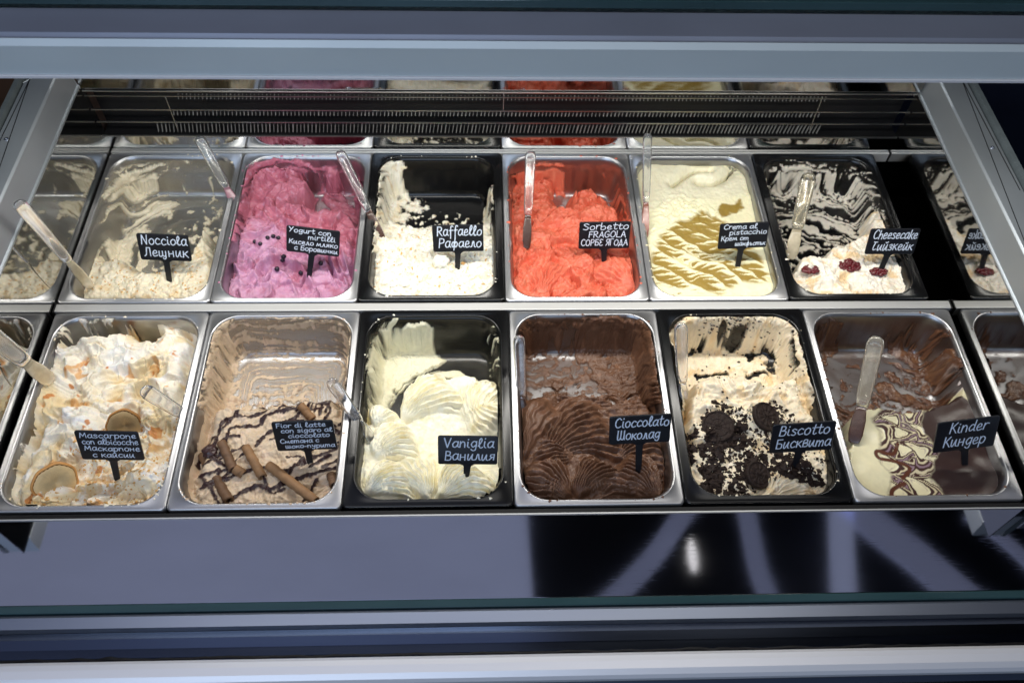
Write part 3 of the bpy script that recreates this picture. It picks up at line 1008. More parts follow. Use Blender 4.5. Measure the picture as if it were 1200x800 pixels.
s.paint(S(-.002, .002, s.sd([(790, 345), (800, 332), (822, 330), (830, 340), (815, 346)], .008, 60, 111)) * S(.1, .2, f1), srgb(160, 134, 58))
s.relief(-.0003 * m)
ICE['crema'] = s.finish('pistachio_gelato', icemat('pistachio_cream', rough=.3, bumpd=.0005), 'smooth pale yellow gelato combed with olive green pistachio sauce')

# --- cheesecake
s = Ice(PANS['cheesecake'], -.030)
x, y = s.x, s.y
lv = -.023 + .008 * fbm(x, y, 16, 2, 120) + .005 * ridged(x + .006 * fbm(x, y, 30, 2, 3), y, 50, 3, 121) + .001 * fbm(x, y, 150, 2, 122)
s.bulk([(910, 362), (922, 318), (938, 300), (962, 296), (985, 282), (1008, 272), (1022, 252), (1040, 232), (1056, 262), (1072, 310), (1090, 362)], lv, edge=.014, rag=.007, seed=123)
st = s.streak(13, 95, center=(950, 320), seed=124, warp=.012, o=5)
s.smear([(892, 240), (900, 205), (920, 190), (990, 186), (1018, 200), (1040, 240), (1050, 262), (1000, 290), (925, 325), (910, 290)], .005, .62, 2.6, n=st + .25 * fbm(x, y, 120, 3, 12), soft=.02, sharp=.5, seed=125)
s.smear([(895, 225), (905, 200), (935, 190), (958, 192), (950, 205), (925, 208), (912, 225)], .004, .2, 1.6, n=st, seed=126)
s.sweeps(8, (930, 1065, 290, 340), 505)
s.film([(892, 240), (900, 200), (930, 188), (1010, 188), (1030, 220), (1050, 262), (1000, 290), (925, 325)], .04, n=st, seed=405)
s.a = np.where(s.L > -5, 1, np.clip((s.a - .38) * 1.35, 0.0, .95))
s.c[:] = srgb(246, 238, 222)
s.paint(S(.0, .45, fbm(x, y, 34, 4, 127)) * (s.L > -5) * .75, srgb(232, 196, 138))
s.paint(S(.1, .6, fbm(x, y, 22, 3, 128)) * .5, srgb(252, 244, 232))
ICE['cheesecake'] = s.finish('cheesecake_gelato', icemat('cheesecake_cream'), 'cream coloured cheesecake gelato with white streaks over the black pan wall')

# --- mascarpone with apricot
s = Ice(PANS['mascarpone'], -.010)
x, y = s.x, s.y
wx, wy = x + .014 * fbm(x, y, 18, 3, 130), y + .014 * fbm(x, y, 18, 3, 131)
lv = -.018 + .016 * fbm(x, y, 12, 2, 132) + .0050 * ridged(wx, wy, 18, 2, 133) + .0009 * fbm(x, y, 110, 3, 134)
s.bulk([(4, 606), (8, 562), (24, 524), (38, 496), (36, 482), (28, 452), (34, 428), (50, 404), (88, 390), (120, 384), (150, 380), (172, 386), (188, 374), (206, 370), (226, 380), (230, 396), (222, 440), (218, 500), (222, 560), (206, 606)], lv, edge=.022, rag=.006, seed=135)
s.smear([(5, 600), (10, 560), (32, 520), (50, 500), (50, 606)], .003, .7, 2, seed=136, n=s.streak(15, 60, 1.2, seed=137))
s.smear([(60, 400), (66, 384), (100, 372), (180, 370), (180, 392), (100, 395)], .004, .8, 2, seed=138)
s.crease(12, .0070, .07, 305)
s.crease(26, .0024, .08, 306)
s.sweeps(16, (50, 215, 390, 590), 503, w=(.009, .02))
s.groove([(95, 470), (115, 448), (150, 436), (200, 432)], .018, .010, 4, .0012, .004, 139)
s.groove([(110, 478), (140, 458), (175, 462), (195, 500), (190, 560)], .020, .010, 5, .0012, .006, 140)
s.groove([(75, 560), (95, 545), (140, 545), (165, 530)], .024, .010, 3, .0008, .005, 141)
s.groove([(90, 596), (105, 575), (130, 572)], .012, .006, 3, .001, .005, 142)
s.groove([(130, 596), (150, 578), (180, 575)], .012, .006, 3, .001, .005, 143)
s.groove([(60, 430), (95, 415), (140, 400)], .015, .006, 4, .001, .003, 144)
s.c[:] = srgb(248, 240, 222)
s.paint(S(-.25, .45, fbm(wx, wy, 16, 4, 145)) * .8, srgb(236, 212, 160))
s.paint(S(.42, .62, fbm(wx, wy, 34, 3, 146)) * .8, srgb(222, 164, 92))
s.paint(S(.15, .5, fbm(wx, wy, 20, 3, 147)) * .85, srgb(248, 246, 242))
s.paint(S(.62, .74, fbm(x, y, 38, 3, 148)) * .9, srgb(204, 126, 52))
crb = S(-.01, .02, s.sd([(70, 575), (100, 535), (130, 530), (170, 525), (200, 470), (215, 520), (170, 565), (110, 575)], .01, 30, 149))
s.paint(crb * S(-.3, .2, fbm(x, y, 160, 3, 150)) * .7, srgb(228, 190, 126))
ICE['mascarpone'] = s.finish('mascarpone_gelato', icemat('mascarpone_cream', bumpd=.0016), 'heaped white mascarpone gelato rippled with golden apricot and crumbs')

# --- milk gelato with chocolate sauce
s = Ice(PANS['fior'], -.022)
x, y = s.x, s.y
lv = -.024 + .008 * fbm(x, y, 14, 2, 160) + .0055 * ridged(x + .008 * fbm(x, y, 26, 2, 161), y, 40, 3, 162) + .001 * fbm(x, y, 140, 3, 163)
s.bulk([(205, 608), (216, 560), (226, 520), (236, 478), (250, 464), (300, 462), (345, 458), (392, 454), (412, 470), (416, 520), (412, 608)], lv, edge=.03, rag=.006, seed=164)
ring = fbm(s.x * 9, s.r * 34 + .8 * fbm(s.x, s.y, 25, 3, 165), 1, 4, 166)      # wipe marks that follow the pan wall
mot = fbm(s.x, s.y, 95, 4, 167)
s.smear([(232, 480), (236, 430), (242, 392), (256, 372), (272, 372), (270, 400), (266, 430), (280, 470)], .0035, -.25, 1.2, n=mot, seed=168, sharp=.6)
s.smear([(386, 378), (410, 374), (418, 400), (416, 470), (396, 470), (402, 420), (380, 396)], .003, .25, 1.8, n=ring + .5 * mot, seed=169, sharp=.5)
s.smear([(256, 372), (320, 366), (400, 370), (402, 400), (330, 402), (262, 402)], .0016, .45, 1.9, n=ring + .5 * mot, seed=170, sharp=.5)
s.smear([(262, 400), (400, 398), (404, 470), (250, 472)], .0016, .75, 2.0, n=ring + .4 * mot, seed=171, sharp=.5)
s.smear([(282, 432), (306, 424), (312, 452), (280, 456)], .0025, .25, 1.6, n=mot, seed=172)
s.smear([(318, 430), (350, 420), (358, 446), (316, 456)], .0025, .25, 1.6, n=mot, seed=173)
s.smear([(240, 452), (410, 448), (412, 476), (236, 480)], .0045, -.1, 1.5, n=mot, seed=174)
s.groove([(262, 470), (300, 474), (350, 468)], .012, .004, 5, .0008, .002, 168)
s.groove([(345, 580), (370, 575), (405, 560)], .014, .005, 5, .001, .003, 169)
s.film([(236, 470), (240, 395), (262, 368), (400, 368), (418, 400), (414, 475)], .42, n=ring, seed=402)
s.c[:] = srgb(212, 190, 162)
s.paint(S(.0, .6, fbm(x, y, 60, 4, 170)) * .5, srgb(232, 206, 184))
s.paint(S(.2, .7, fbm(x, y, 90, 3, 171)) * .6 * (s.L < -5), srgb(158, 128, 106))
dr = np.full(x.shape, 9.)
rnd = random.Random(5)
lines = [[(262, 500), (290, 470), (318, 458), (350, 452)], [(250, 520), (262, 495), (300, 488), (330, 470), (372, 466)], [(240, 545), (262, 530), (270, 505), (300, 500), (322, 482), (380, 478)],
         [(232, 570), (262, 560), (300, 545), (330, 550), (372, 532), (404, 520)], [(262, 592), (300, 572), (320, 572), (352, 560), (400, 545)], [(325, 572), (338, 556), (352, 545), (366, 540)],
         [(380, 470), (390, 480), (378, 500), (400, 510)], [(236, 555), (248, 570), (256, 590)], [(310, 560), (318, 575), (335, 572)], [(228, 540), (240, 520), (256, 512), (250, 535), (270, 545)],
         [(388, 560), (398, 570), (410, 560)], [(356, 460), (372, 474), (392, 466), (404, 476)], [(300, 520), (312, 508), (330, 496), (352, 488)]]
for L in lines:
    dr = np.minimum(dr, s.stroke([(a + rnd.uniform(-3, 3), b + rnd.uniform(-3, 3)) for a, b in L], .0030))
for k in range(9):
    L = [(345 + k * 6, 455 + rnd.uniform(-3, 3)), (338 + k * 6 + rnd.uniform(-5, 5), 468), (326 + k * 7, 482 + rnd.uniform(-4, 4))]
    dr = np.minimum(dr, s.stroke(L, .0022))
zone = [(240, 500), (262, 478), (300, 462), (340, 455), (385, 460), (405, 480), (402, 560), (360, 560), (330, 565), (300, 580), (262, 592), (236, 590)]
for k in range(34):
    u0, v0 = rnd.uniform(236, 400), rnd.uniform(462, 585)
    if v0 > 540 and u0 > 300 and rnd.random() < .6: continue
    L_ = rnd.uniform(10, 34)
    a_ = rnd.uniform(-.9, .1)
    dr = np.minimum(dr, s.stroke([(u0, v0), (u0 + L_ * .5 * math.cos(a_) + rnd.uniform(-3, 3), v0 + L_ * .5 * math.sin(a_) + rnd.uniform(-3, 3)), (u0 + L_ * math.cos(a_), v0 + L_ * math.sin(a_))], rnd.uniform(.0014, .0034)))
dm = 1 - S(.8, 1.2, dr + .85 * fbm(x, y, 95, 3, 172))
s.paint(dm, srgb(52, 30, 30))
s.relief(.0014 * dm)
s.sauce = dm
ICE['fior'] = s.finish('milk_gelato', icemat('milk_beige', rough=.34), 'beige milk gelato drizzled with dark chocolate sauce under wafer rolls')

# --- vanilla
s = Ice(PANS['vaniglia'], -.022)
x, y = s.x, s.y
lv = -.024 + .007 * fbm(x, y, 14, 2, 180) + .002 * fbm(x, y, 90, 3, 181)
s.bulk([(412, 606), (414, 540), (422, 500), (428, 480), (436, 470), (458, 474), (466, 482), (472, 462), (492, 446), (520, 436), (545, 430), (562, 434), (580, 452), (592, 480), (600, 520), (602, 606)], lv, edge=.016, rag=.005, seed=182)
s.fan((470, 500), (520, 440), 34, 8, .020, .0026, .5, -0.023, 1)
s.fan((545, 470), (584, 505), 40, 7, .016, .0024, -.5, -0.021, 2)
s.fan((560, 505), (558, 446), 40, 8, .016, .0024, .5, -0.023, 11)
s.fan((440, 540), (478, 500), 52, 9, .018, .0028, .6, -0.025, 3)
s.fan((428, 585), (474, 545), 42, 9, .022, .0030, .6, -0.023, 4)
s.fan((500, 592), (486, 535), 36, 7, .019, .0028, -.5, -0.023, 5)
s.fan((515, 590), (560, 545), 48, 9, .024, .0032, .5, -0.023, 6)
s.fan((590, 588), (592, 545), 36, 5, .016, .0024, -.5, -0.023, 7)
s.fan((440, 500), (452, 476), 50, 6, .012, .0018, .4, -0.023, 8)
pat = [(436, 470), (437, 420), (442, 398), (456, 386), (492, 380), (506, 384), (514, 398), (500, 408), (478, 414), (462, 428), (452, 444), (450, 466), (444, 478)]
s.smear(pat, .006, -.6, .5, seed=183, soft=.010, n=fbm(x, y, 40, 3, 184), sharp=.5)
st = s.streak(9, 60, center=(520, 470), seed=185)
s.smear([(448, 470), (456, 430), (478, 412), (520, 408), (552, 412), (548, 422), (520, 432), (490, 446), (470, 468)], .007, .45, 2.2, n=st, seed=186, sharp=.5)
s.smear([(428, 470), (430, 400), (440, 378), (470, 374), (470, 380), (446, 390), (438, 420), (436, 470)], .002, .5, 1.8, n=s.streak(10, 60, 1.3, seed=187), seed=188)
s.smear([(570, 376), (596, 376), (600, 450), (585, 440)], .004, .95, 2.2, seed=189, n=fbm(x, y, 90, 4, 190))
s.film([(430, 470), (434, 400), (446, 376), (560, 380), (588, 400), (590, 450), (540, 440), (470, 480)], .035, n=st, seed=406)
s.c[:] = srgb(251, 244, 216)
s.paint(S(.1, .6, fbm(x, y, 45, 4, 191)) * .45, srgb(238, 222, 156))
s.paint(S(.1, .6, fbm(x, y, 60, 3, 192)) * .5, srgb(252, 250, 234))
s.paint((s.L < -5) * .8, srgb(228, 224, 196))
ICE['vaniglia'] = s.finish('vanilla_gelato', icemat('vanilla_cream', rough=.42, bumpd=.0010, sss=.12), 'creamy white vanilla gelato in fluted scoops in the front black pan')

# --- chocolate
s = Ice(PANS['cioccolato'], -.036)
x, y = s.x, s.y
lv = -.032 + .009 * fbm(x, y, 14, 2, 200) + .003 * ridged(x + .01 * fbm(x, y, 26, 2, 201), y, 40, 3, 202) + .0022 * fbm(x, y, 120, 4, 203)
s.bulk([(600, 606), (604, 520), (610, 480), (622, 460), (650, 452), (680, 452), (720, 462), (752, 456), (768, 470), (778, 500), (796, 606)], lv, edge=.02, rag=.007, seed=204)
st = s.streak(8, 65, .15, seed=205, warp=.012)
s.smear([(622, 470), (640, 446), (690, 432), (768, 420), (772, 470), (700, 478)], .010, .15, 1.8, n=st, seed=206, sharp=.7)
s.smear([(672, 380), (690, 368), (752, 372), (768, 392), (772, 450), (738, 446), (706, 436), (700, 424), (682, 408)], .006, -.3, 1., seed=207, n=s.streak(12, 50, center=(720, 400), seed=208), sharp=.5)
s.smear([(612, 384), (622, 376), (644, 380), (640, 402), (620, 414)], .004, .1, 1.6, seed=209)
s.smear([(622, 452), (650, 430), (664, 418), (680, 430), (672, 448), (640, 458)], .006, .2, 1.6, seed=210)
s.smear(FULL(612, 770, 372, 460), .002, .52, 2.2, seed=211, n=fbm(x, y, 70, 5, 211))
s.groove([(650, 470), (700, 476), (760, 470)], .010, .006, 4, .0016, .003, 212)
s.groove([(640, 488), (690, 492), (740, 505)], .012, .006, 5, .0018, .002, 213)
s.fan((640, 545), (700, 480), 40, 9, .018, .0030, .6, -.032, 21)
s.fan((614, 545), (634, 470), 24, 4, .020, .0018, .3, -.032, 22)
s.fan((680, 540), (620, 532), 38, 7, .016, .0030, -.5, -.034, 23)
s.fan((668, 592), (622, 545), 46, 8, .024, .0030, -.5, -.032, 24)
s.fan((676, 594), (700, 540), 34, 9, .026, .0034, .6, -.032, 25)
s.fan((770, 594), (730, 538), 44, 10, .024, .0032, -.6, -.032, 26)
s.fan((720, 545), (768, 510), 42, 7, .014, .0024, .4, -.032, 27)
s.film(FULL(606, 775, 372, 470), .72, n=st, seed=403)
s.c[:] = srgb(106, 75, 56)
s.paint(S(.0, .6, fbm(x, y, 40, 4, 214)) * .6, srgb(98, 64, 46))
s.paint(S(.2, .7, fbm(x, y, 70, 3, 215)) * .5, srgb(146, 106, 80))
ICE['cioccolato'] = s.finish('chocolate_gelato', icemat('chocolate_brown', rough=.36, sss=.08, bumpd=.0010), 'plain brown chocolate gelato with fluted spatula ridges in front')

# --- cookie cream
s = Ice(PANS['biscotto'], -.018)
x, y = s.x, s.y
lv = -.020 + .009 * fbm(x, y, 14, 2, 220) + .0055 * ridged(x + .01 * fbm(x, y, 26, 2, 221), y, 34, 3, 222) + .0012 * fbm(x, y, 120, 3, 223)
s.bulk([(785, 606), (800, 520), (800, 470), (806, 440), (830, 432), (870, 430), (905, 440), (938, 430), (954, 455), (978, 500), (1015, 606)], lv, edge=.02, rag=.006, seed=224)
st = s.streak(6, 40, center=(915, 430), seed=225, warp=.012)
s.smear([(782, 470), (784, 400), (796, 378), (822, 368), (915, 368), (936, 388), (952, 450), (948, 480), (800, 480)], .008, -.55, .9, seed=233, n=fbm(x, y, 45, 4, 233), sharp=.8, rag=.003)
hole_ = np.minimum.reduce([s.stroke([(882, 432), (888, 420), (900, 412), (912, 413)], .0042), s.stroke([(826, 417), (842, 415), (862, 414)], .0030), s.stroke([(888, 392), (902, 389), (914, 394), (917, 412)], .0065),
                           s.stroke([(930, 388), (934, 410), (937, 428)], .0026), s.stroke([(812, 394), (820, 386), (828, 384)], .0035), s.stroke([(846, 380), (862, 384), (876, 380)], .0050), s.stroke([(846, 430), (850, 432)], .0035),
                           s.stroke([(828, 424), (836, 428)], .0018)]) + 1.5 * fbm(x, y, 70, 4, 234)
s.t *= S(.45, 1.1, hole_)
s.a *= S(.45, 1.5, hole_)
s.groove([(868, 412), (880, 398), (905, 392), (925, 400)], .010, .012, 3, .001, .004, 227)
s.groove([(880, 580), (905, 560), (935, 558), (960, 572)], .014, .008, 5, .001, .004, 228)
s.groove([(820, 460), (860, 470), (900, 460)], .016, .006, 4, .001, .003, 229)
s.fan((900, 588), (940, 545), 40, 7, .012, .002, .4, -.026, 230)
s.sweeps(12, (805, 945, 430, 580), 504)
s.c[:] = srgb(238, 224, 196)
s.paint(S(.1, .6, fbm(x, y, 35, 4, 231)) * .6, srgb(234, 198, 140))
s.paint(S(.2, .7, fbm(x, y, 60, 3, 232)) * .6, srgb(250, 240, 220))
ICE['biscotto'] = s.finish('cookie_gelato', icemat('cookie_cream'), 'cream gelato strewn with broken black cookies and crumbs')

# --- chocolate and milk marbled
s = Ice(PANS['kinder'], -.018)
x, y = s.x, s.y
lv = -.018 + .003 * fbm(x, y, 14, 2, 240)
s.bulk([(990, 612), (992, 500), (1000, 478), (1030, 472), (1060, 478), (1090, 474), (1110, 466), (1124, 458), (1128, 440), (1150, 440), (1215, 612)], lv, edge=.010, rag=.005, seed=242, f=60)
st = s.streak(10, 50, -.5, seed=243, warp=.012)
s.smear([(955, 400), (958, 382), (972, 372), (988, 378), (990, 394), (978, 408), (972, 424)], .003, .1, 1.0, n=st, seed=244)
s.smear([(972, 452), (985, 440), (1010, 452), (1050, 428), (1070, 392), (1050, 372), (1100, 384), (1126, 410), (1138, 432), (1118, 466), (1080, 476), (1000, 482)], .005, .02, 2.0, n=st + .25 * fbm(x, y, 80, 3, 19), seed=245, soft=.016, sharp=.6)
s.smear(FULL(965, 1120, 376, 480), .0025, 1.25, 2.4, seed=246)
s.t *= 1
s.film(FULL(955, 1125, 376, 485), .30, n=st, seed=404)
s.c[:] = srgb(98, 66, 48)
s.paint(S(.0, .5, fbm(x, y, 60, 4, 247)) * .7, srgb(128, 90, 62))
s.paint(S(.35, .6, fbm(x, y, 30, 4, 248)) * .5 * (s.L < -5), srgb(178, 160, 150))
blk = s.L > -5
s.paint(blk * 1.0, srgb(238, 228, 188))
dark = S(-.002, .002, s.sd([(1082, 482), (1100, 474), (1122, 456), (1134, 470), (1150, 492), (1164, 520), (1178, 560), (1174, 578), (1150, 590), (1120, 592), (1090, 560), (1100, 530), (1080, 500)], .003, 60, 249))
mid = S(-.004, .004, s.sd([(1036, 474), (1085, 478), (1110, 520), (1130, 560), (1150, 592), (1056, 594), (1040, 580), (1046, 556), (1030, 540), (1032, 505), (1022, 490)], .004, 40, 250))
drops = [(1027, 506, 15, 11, -.5), (1066, 484, 9, 6, -.9), (1082, 503, 10, 6, -1.0), (1057, 507, 7, 11, -1.3), (1079, 528, 13, 8, -.9), (1042, 545, 11, 12, -1.4), (1052, 576, 8, 13, -1.7),
         (1079, 573, 14, 10, -1.2), (1107, 569, 15, 8, -.8), (1134, 562, 12, 6, -.7), (1101, 542, 12, 5, -.8), (1060, 528, 6, 9, -1.2), (1098, 522, 8, 4, -.9), (1120, 586, 10, 5, -.5), (1046, 490, 8, 5, -.5)]
wx_, wy_ = s.x + .0035 * fbm(s.x, s.y, 40, 3, 320), s.y + .0035 * fbm(s.x, s.y, 40, 3, 321)
DD = np.full(s.x.shape, 9.)
for (u_, v_, ra, rb, an) in drops:
    c0 = s.T([(u_, v_)])[0]
    ra, rb = ra * .00112, rb * .00112
    dx, dy = wx_ - c0[0], wy_ - c0[1]
    p_ = dx * math.cos(an) + dy * math.sin(an)
    q_ = -dx * math.sin(an) + dy * math.cos(an)
    q_ = q_ + .25 * p_ * p_ / ra          # bent tail
    tail = 1 + .55 * np.clip(-p_ / ra, -1, 2.2)
    DD = np.minimum(DD, np.sqrt((p_ / (ra * np.where(p_ < 0, 1.7, .8))) ** 2 + (q_ / rb * np.clip(tail, .6, 3)) ** 2))
swirl = mid * (1 - dark)
s.paint(swirl * blk, srgb(74, 50, 46))
s.paint(swirl * S(1.30, 1.36, DD) * (1 - S(1.50, 1.60, DD)) * blk, srgb(222, 208, 170))
s.paint(swirl * S(1.72, 1.8, DD) * (1 - S(1.95, 2.0, DD)) * blk, srgb(150, 124, 132))
s.paint(swirl * S(2.2, 2.25, DD) * (1 - S(2.5, 2.6, DD)) * blk, srgb(214, 200, 166))
s.paint(swirl * (1 - S(.92, 1.0, DD)) * blk, srgb(238, 228, 188))
s.paint(swirl * S(.55, .62, DD) * (1 - S(.66, .74, DD)) * blk * .6 * S(-.1, .2, fbm(x, y, 40, 2, 322)), srgb(170, 146, 140))
f1 = 1 - DD
s.paint(dark * blk, srgb(62, 44, 40))
wht = S(-.002, .003, s.sd([(1120, 450), (1134, 436), (1150, 448), (1215, 600), (1170, 600), (1160, 592), (1182, 575), (1186, 560), (1168, 520), (1150, 486), (1136, 462)], .003, 50, 252))
s.paint(wht * blk, srgb(240, 228, 224))
hook = np.minimum(s.stroke([(1058, 560), (1066, 548), (1048, 540), (1030, 536), (1028, 528), (1046, 532), (1052, 520)], .0032), s.stroke([(1046, 590), (1046, 574), (1060, 566)], .0036))
s.paint((1 - S(.7, 1.1, hook)) * blk, srgb(96, 56, 40))
s.relief(-.0008 * swirl * S(-.05, .15, f1))
ICE['kinder'] = s.finish('marbled_gelato', icemat('marbled_cream', rough=.26, sss=.12, bumpd=.00012), 'glossy pale gelato marbled with dark chocolate at the front right')
# ------------------------------------------------------------------ toppings
M_cookie = mat('cocoa_cookie', (.022, .012, .009), .65, 0, .3, noise=((160, 160, 160), .4, .1), bump=((420, 420, 420), .9, .0015))
M_wafer = mat('rolled_wafer', srgb(142, 108, 76), .6, 0, .3, noise=((45, 45, 45), .6, .1), bump=((300, 300, 300), .5, .001))
M_waferd = mat('chocolate_wafer', srgb(112, 84, 62), .55, 0, .3, noise=((45, 45, 45), .65, .1), bump=((300, 300, 300), .5, .001))
M_choc = mat('dark_chocolate', srgb(66, 44, 42), .3, 0, .4, noise=((120, 120, 120), .3, .1), bump=((200, 200, 200), .5, .001))
M_berry = mat('blueberry_skin', (.018, .010, .022), .3, 0, .4, noise=((200, 200, 200), .3, .1))
M_coco = mat('coconut_flake', srgb(250, 244, 228), .6, 0, .3, noise=((200, 200, 200), .05, .1), bump=((500, 500, 500), .6, .001), Subsurface_Weight=.2)
M_tan = mat('toasted_flake', srgb(214, 168, 104), .6, 0, .3, noise=((200, 200, 200), .2, .1))
M_compote = mat('cherry_compote', srgb(96, 18, 26), .22, 0, .5, noise=((200, 200, 200), .4, .1), bump=((400, 400, 400), .6, .001))
M_apric = mat('golden_biscuit', srgb(240, 206, 150), .5, 0, .35, noise=((60, 60, 60), .25, .1), bump=((300, 300, 300), .5, .001))
M_apricr = mat('browned_rim', srgb(214, 154, 88), .45, 0, .4, noise=((60, 60, 60), .6, .1), bump=((300, 300, 300), .6, .001))


def rotm(tx, ty, tz):
    return Matrix.Rotation(tz, 3, 'Z') @ Matrix.Rotation(ty, 3, 'Y') @ Matrix.Rotation(tx, 3, 'X')


def blobmesh(name, p, r, m, seed, parent=None, squash=1., rough=.15, seg=12, rings=8, tilt=(0, 0, 0)):
    rm = rotm(*tilt)
    vs, fs = [], []
    for j in range(rings + 1):
        ph = math.pi * j / rings
        for i in range(seg):
            th = 2 * math.pi * i / seg
            d = np.array([math.sin(ph) * math.cos(th), math.sin(ph) * math.sin(th), math.cos(ph)])
            k = 1 + rough * float(pn(np.array(d[0] * 2.3 + seed * 3.3), np.array(d[1] * 2.3 + d[2] * 1.7 + seed)))
            v = rm @ Vector(d * r * k * np.array([1, 1, squash]))
            vs.append((v.x, v.y, v.z))
    for j in range(rings):
        for i in range(seg):
            fs.append((j * seg + i, (j + 1) * seg + i, (j + 1) * seg + (i + 1) % seg, j * seg + (i + 1) % seg))
    o = mesh(name, vs, fs, m, parent, True)
    o.location = p
    return o


# blueberries
berr = [(314, 280, 'leftmost of the upper row of blueberries, on the lavender gelato'), (320, 278, 'second blueberry in the upper row on the lavender gelato'), (326, 280, 'rightmost blueberry of the upper row'),
        (298, 284, 'blueberry far left on the lavender gelato'), (305, 287, 'blueberry just below and right of the far left one'), (333, 301, 'blueberry left of the yogurt tag, upper of a close pair'),
        (332, 307, 'blueberry left of the yogurt tag, lower of a close pair'), (325, 316, 'single blueberry below left of the yogurt tag'), (353, 321, 'blueberry at the left foot of the yogurt tag stem'), (375, 309, 'blueberry at the right of the yogurt tag stem')]
for k, (u, v, lab) in enumerate(berr):
    p = ICE['yogurt'].hit(u, v)
    o = blobmesh('blueberry', p + np.array([0, 0, .0012]), .0040 if k < 5 else .0046, M_berry, k, rough=.12, seg=12, rings=8)
    tag(o, lab, 'blueberry', 'blueberries on the pink yogurt gelato')

# coconut ball
p = ICE['raffaello'].hit(516, 309)
tag(blobmesh('coconut_ball', p + np.array([0, 0, .006]), .0145, M_coco, 4, rough=.22, seg=24, rings=16), 'round white coconut ball half sunk in the flaky white gelato', 'coconut ball')


def scatter(name, ice, poly, n, size, m, seed, label, cat, flat=.4, elong=1.6, lift=0.0):
    """irregular bits lying on the gelato, one stuff object"""
    rr_ = np.random.RandomState(seed)
    sd = sdpoly(ice.x, ice.y, ice.T(poly)) + .008 * fbm(ice.x, ice.y, 45, 3, seed)
    ok = np.argwhere((sd > 0) & (ice.L > -5) & (ice.r < .93))
    vs, fs = [], []
    base = [(1, 0, 0), (-1, 0, 0), (0, 1, 0), (0, -1, 0), (0, 0, 1), (0, 0, -1)]
    tri = [(4, 0, 2), (4, 2, 1), (4, 1, 3), (4, 3, 0), (5, 2, 0), (5, 1, 2), (5, 3, 1), (5, 0, 3)]
    for k in range(n):
        i, j = ok[rr_.randint(len(ok))]
        c = ice.P[i, j] + np.array([0, 0, lift])
        s_ = size * (.45 + rr_.rand() ** 2.2 * 1.3)
        rm = rotm(rr_.uniform(-.6, .6), rr_.uniform(-.6, .6), rr_.uniform(0, 6.3))
        b = len(vs)
        for q in base:
            v = rm @ Vector((q[0] * s_ * elong * rr_.uniform(.6, 1.2), q[1] * s_ * rr_.uniform(.6, 1.2), q[2] * s_ * flat * rr_.uniform(.7, 1.3)))
            vs.append((c[0] + v.x, c[1] + v.y, c[2] + v.z))
        fs += [(a + b, b_ + b, c_ + b) for a, b_, c_ in tri]
    o = mesh(name, vs, fs, m)
    return tag(o, label, cat, kind='stuff')


scatter('coconut_flakes', ICE['raffaello'], [(430, 350), (434, 270), (440, 240), (500, 258), (580, 262), (586, 350)], 620, .0034, M_coco, 3, 'white coconut flakes over the white gelato', 'coconut flakes', .25, 1.9)
scatter('toasted_coconut_flakes', ICE['raffaello'], [(430, 350), (434, 270), (460, 262), (500, 262), (580, 270), (586, 350)], 130, .0020, M_tan, 4, 'tan toasted flakes among the coconut on the white gelato', 'toasted flakes', .3, 1.9)
scatter('nut_crumbs', ICE['mascarpone'], [(50, 590), (60, 540), (110, 500), (160, 500), (215, 470), (215, 560), (200, 595)], 520, .0019, M_tan, 5, 'golden biscuit crumbs over the front of the mascarpone gelato', 'crumbs', .6, 1.3)
scatter('hazelnut_crumbs', ICE['nocciola'], [(84, 350), (90, 320), (150, 312), (240, 300), (250, 350)], 220, .0016, M_tan, 6, 'small tan crumbs on the hazelnut gelato', 'crumbs', .6, 1.4)

# dark cookie crumbs
s = ICE['biscotto']
scatter('cookie_crumbs', s, [(812, 500), (830, 478), (850, 470), (870, 478), (905, 468), (925, 478), (950, 500), (965, 545), (960, 560), (940, 545), (905, 560), (870, 585), (850, 575), (830, 580), (820, 545)], 1500, .0026, M_cookie, 8, 'black cookie crumbs spread over the front of the cream gelato', 'cookie crumbs', .8, 1.2)
for k, (pl, n, sz) in enumerate([([(815, 520), (835, 505), (850, 520), (845, 565), (838, 590), (820, 585), (822, 545)], 300, .0050), ([(845, 500), (870, 495), (885, 520), (865, 525), (845, 520)], 190, .0048),
                                 ([(905, 520), (920, 535), (960, 552), (965, 568), (930, 565), (905, 550)], 240, .0052), ([(865, 545), (880, 530), (900, 535), (870, 575), (850, 585)], 150, .0048), ([(805, 500), (815, 505), (812, 545), (802, 540)], 80, .0044),
                                 ([(836, 436), (850, 436), (850, 444), (838, 444)], 6, .0030), ([(838, 470), (848, 466), (852, 480), (842, 486)], 30, .0038)]):
    try: scatter('cookie_crumbs', s, pl, n, sz, M_cookie, 30 + k, ['coarse cookie crumbs down the left of the cream gelato', 'coarse cookie crumbs between the two upper cookies', 'coarse cookie crumbs beneath the biscuit tag', 'coarse cookie crumbs left of the lower cookie', 'few cookie crumbs along the left pan edge', 'cookie crumbs at the back of the cream gelato', 'tiny heap of cookie crumbs behind the left cookie'][k], 'cookie crumbs', .9, 1.1)
    except ValueError: pass


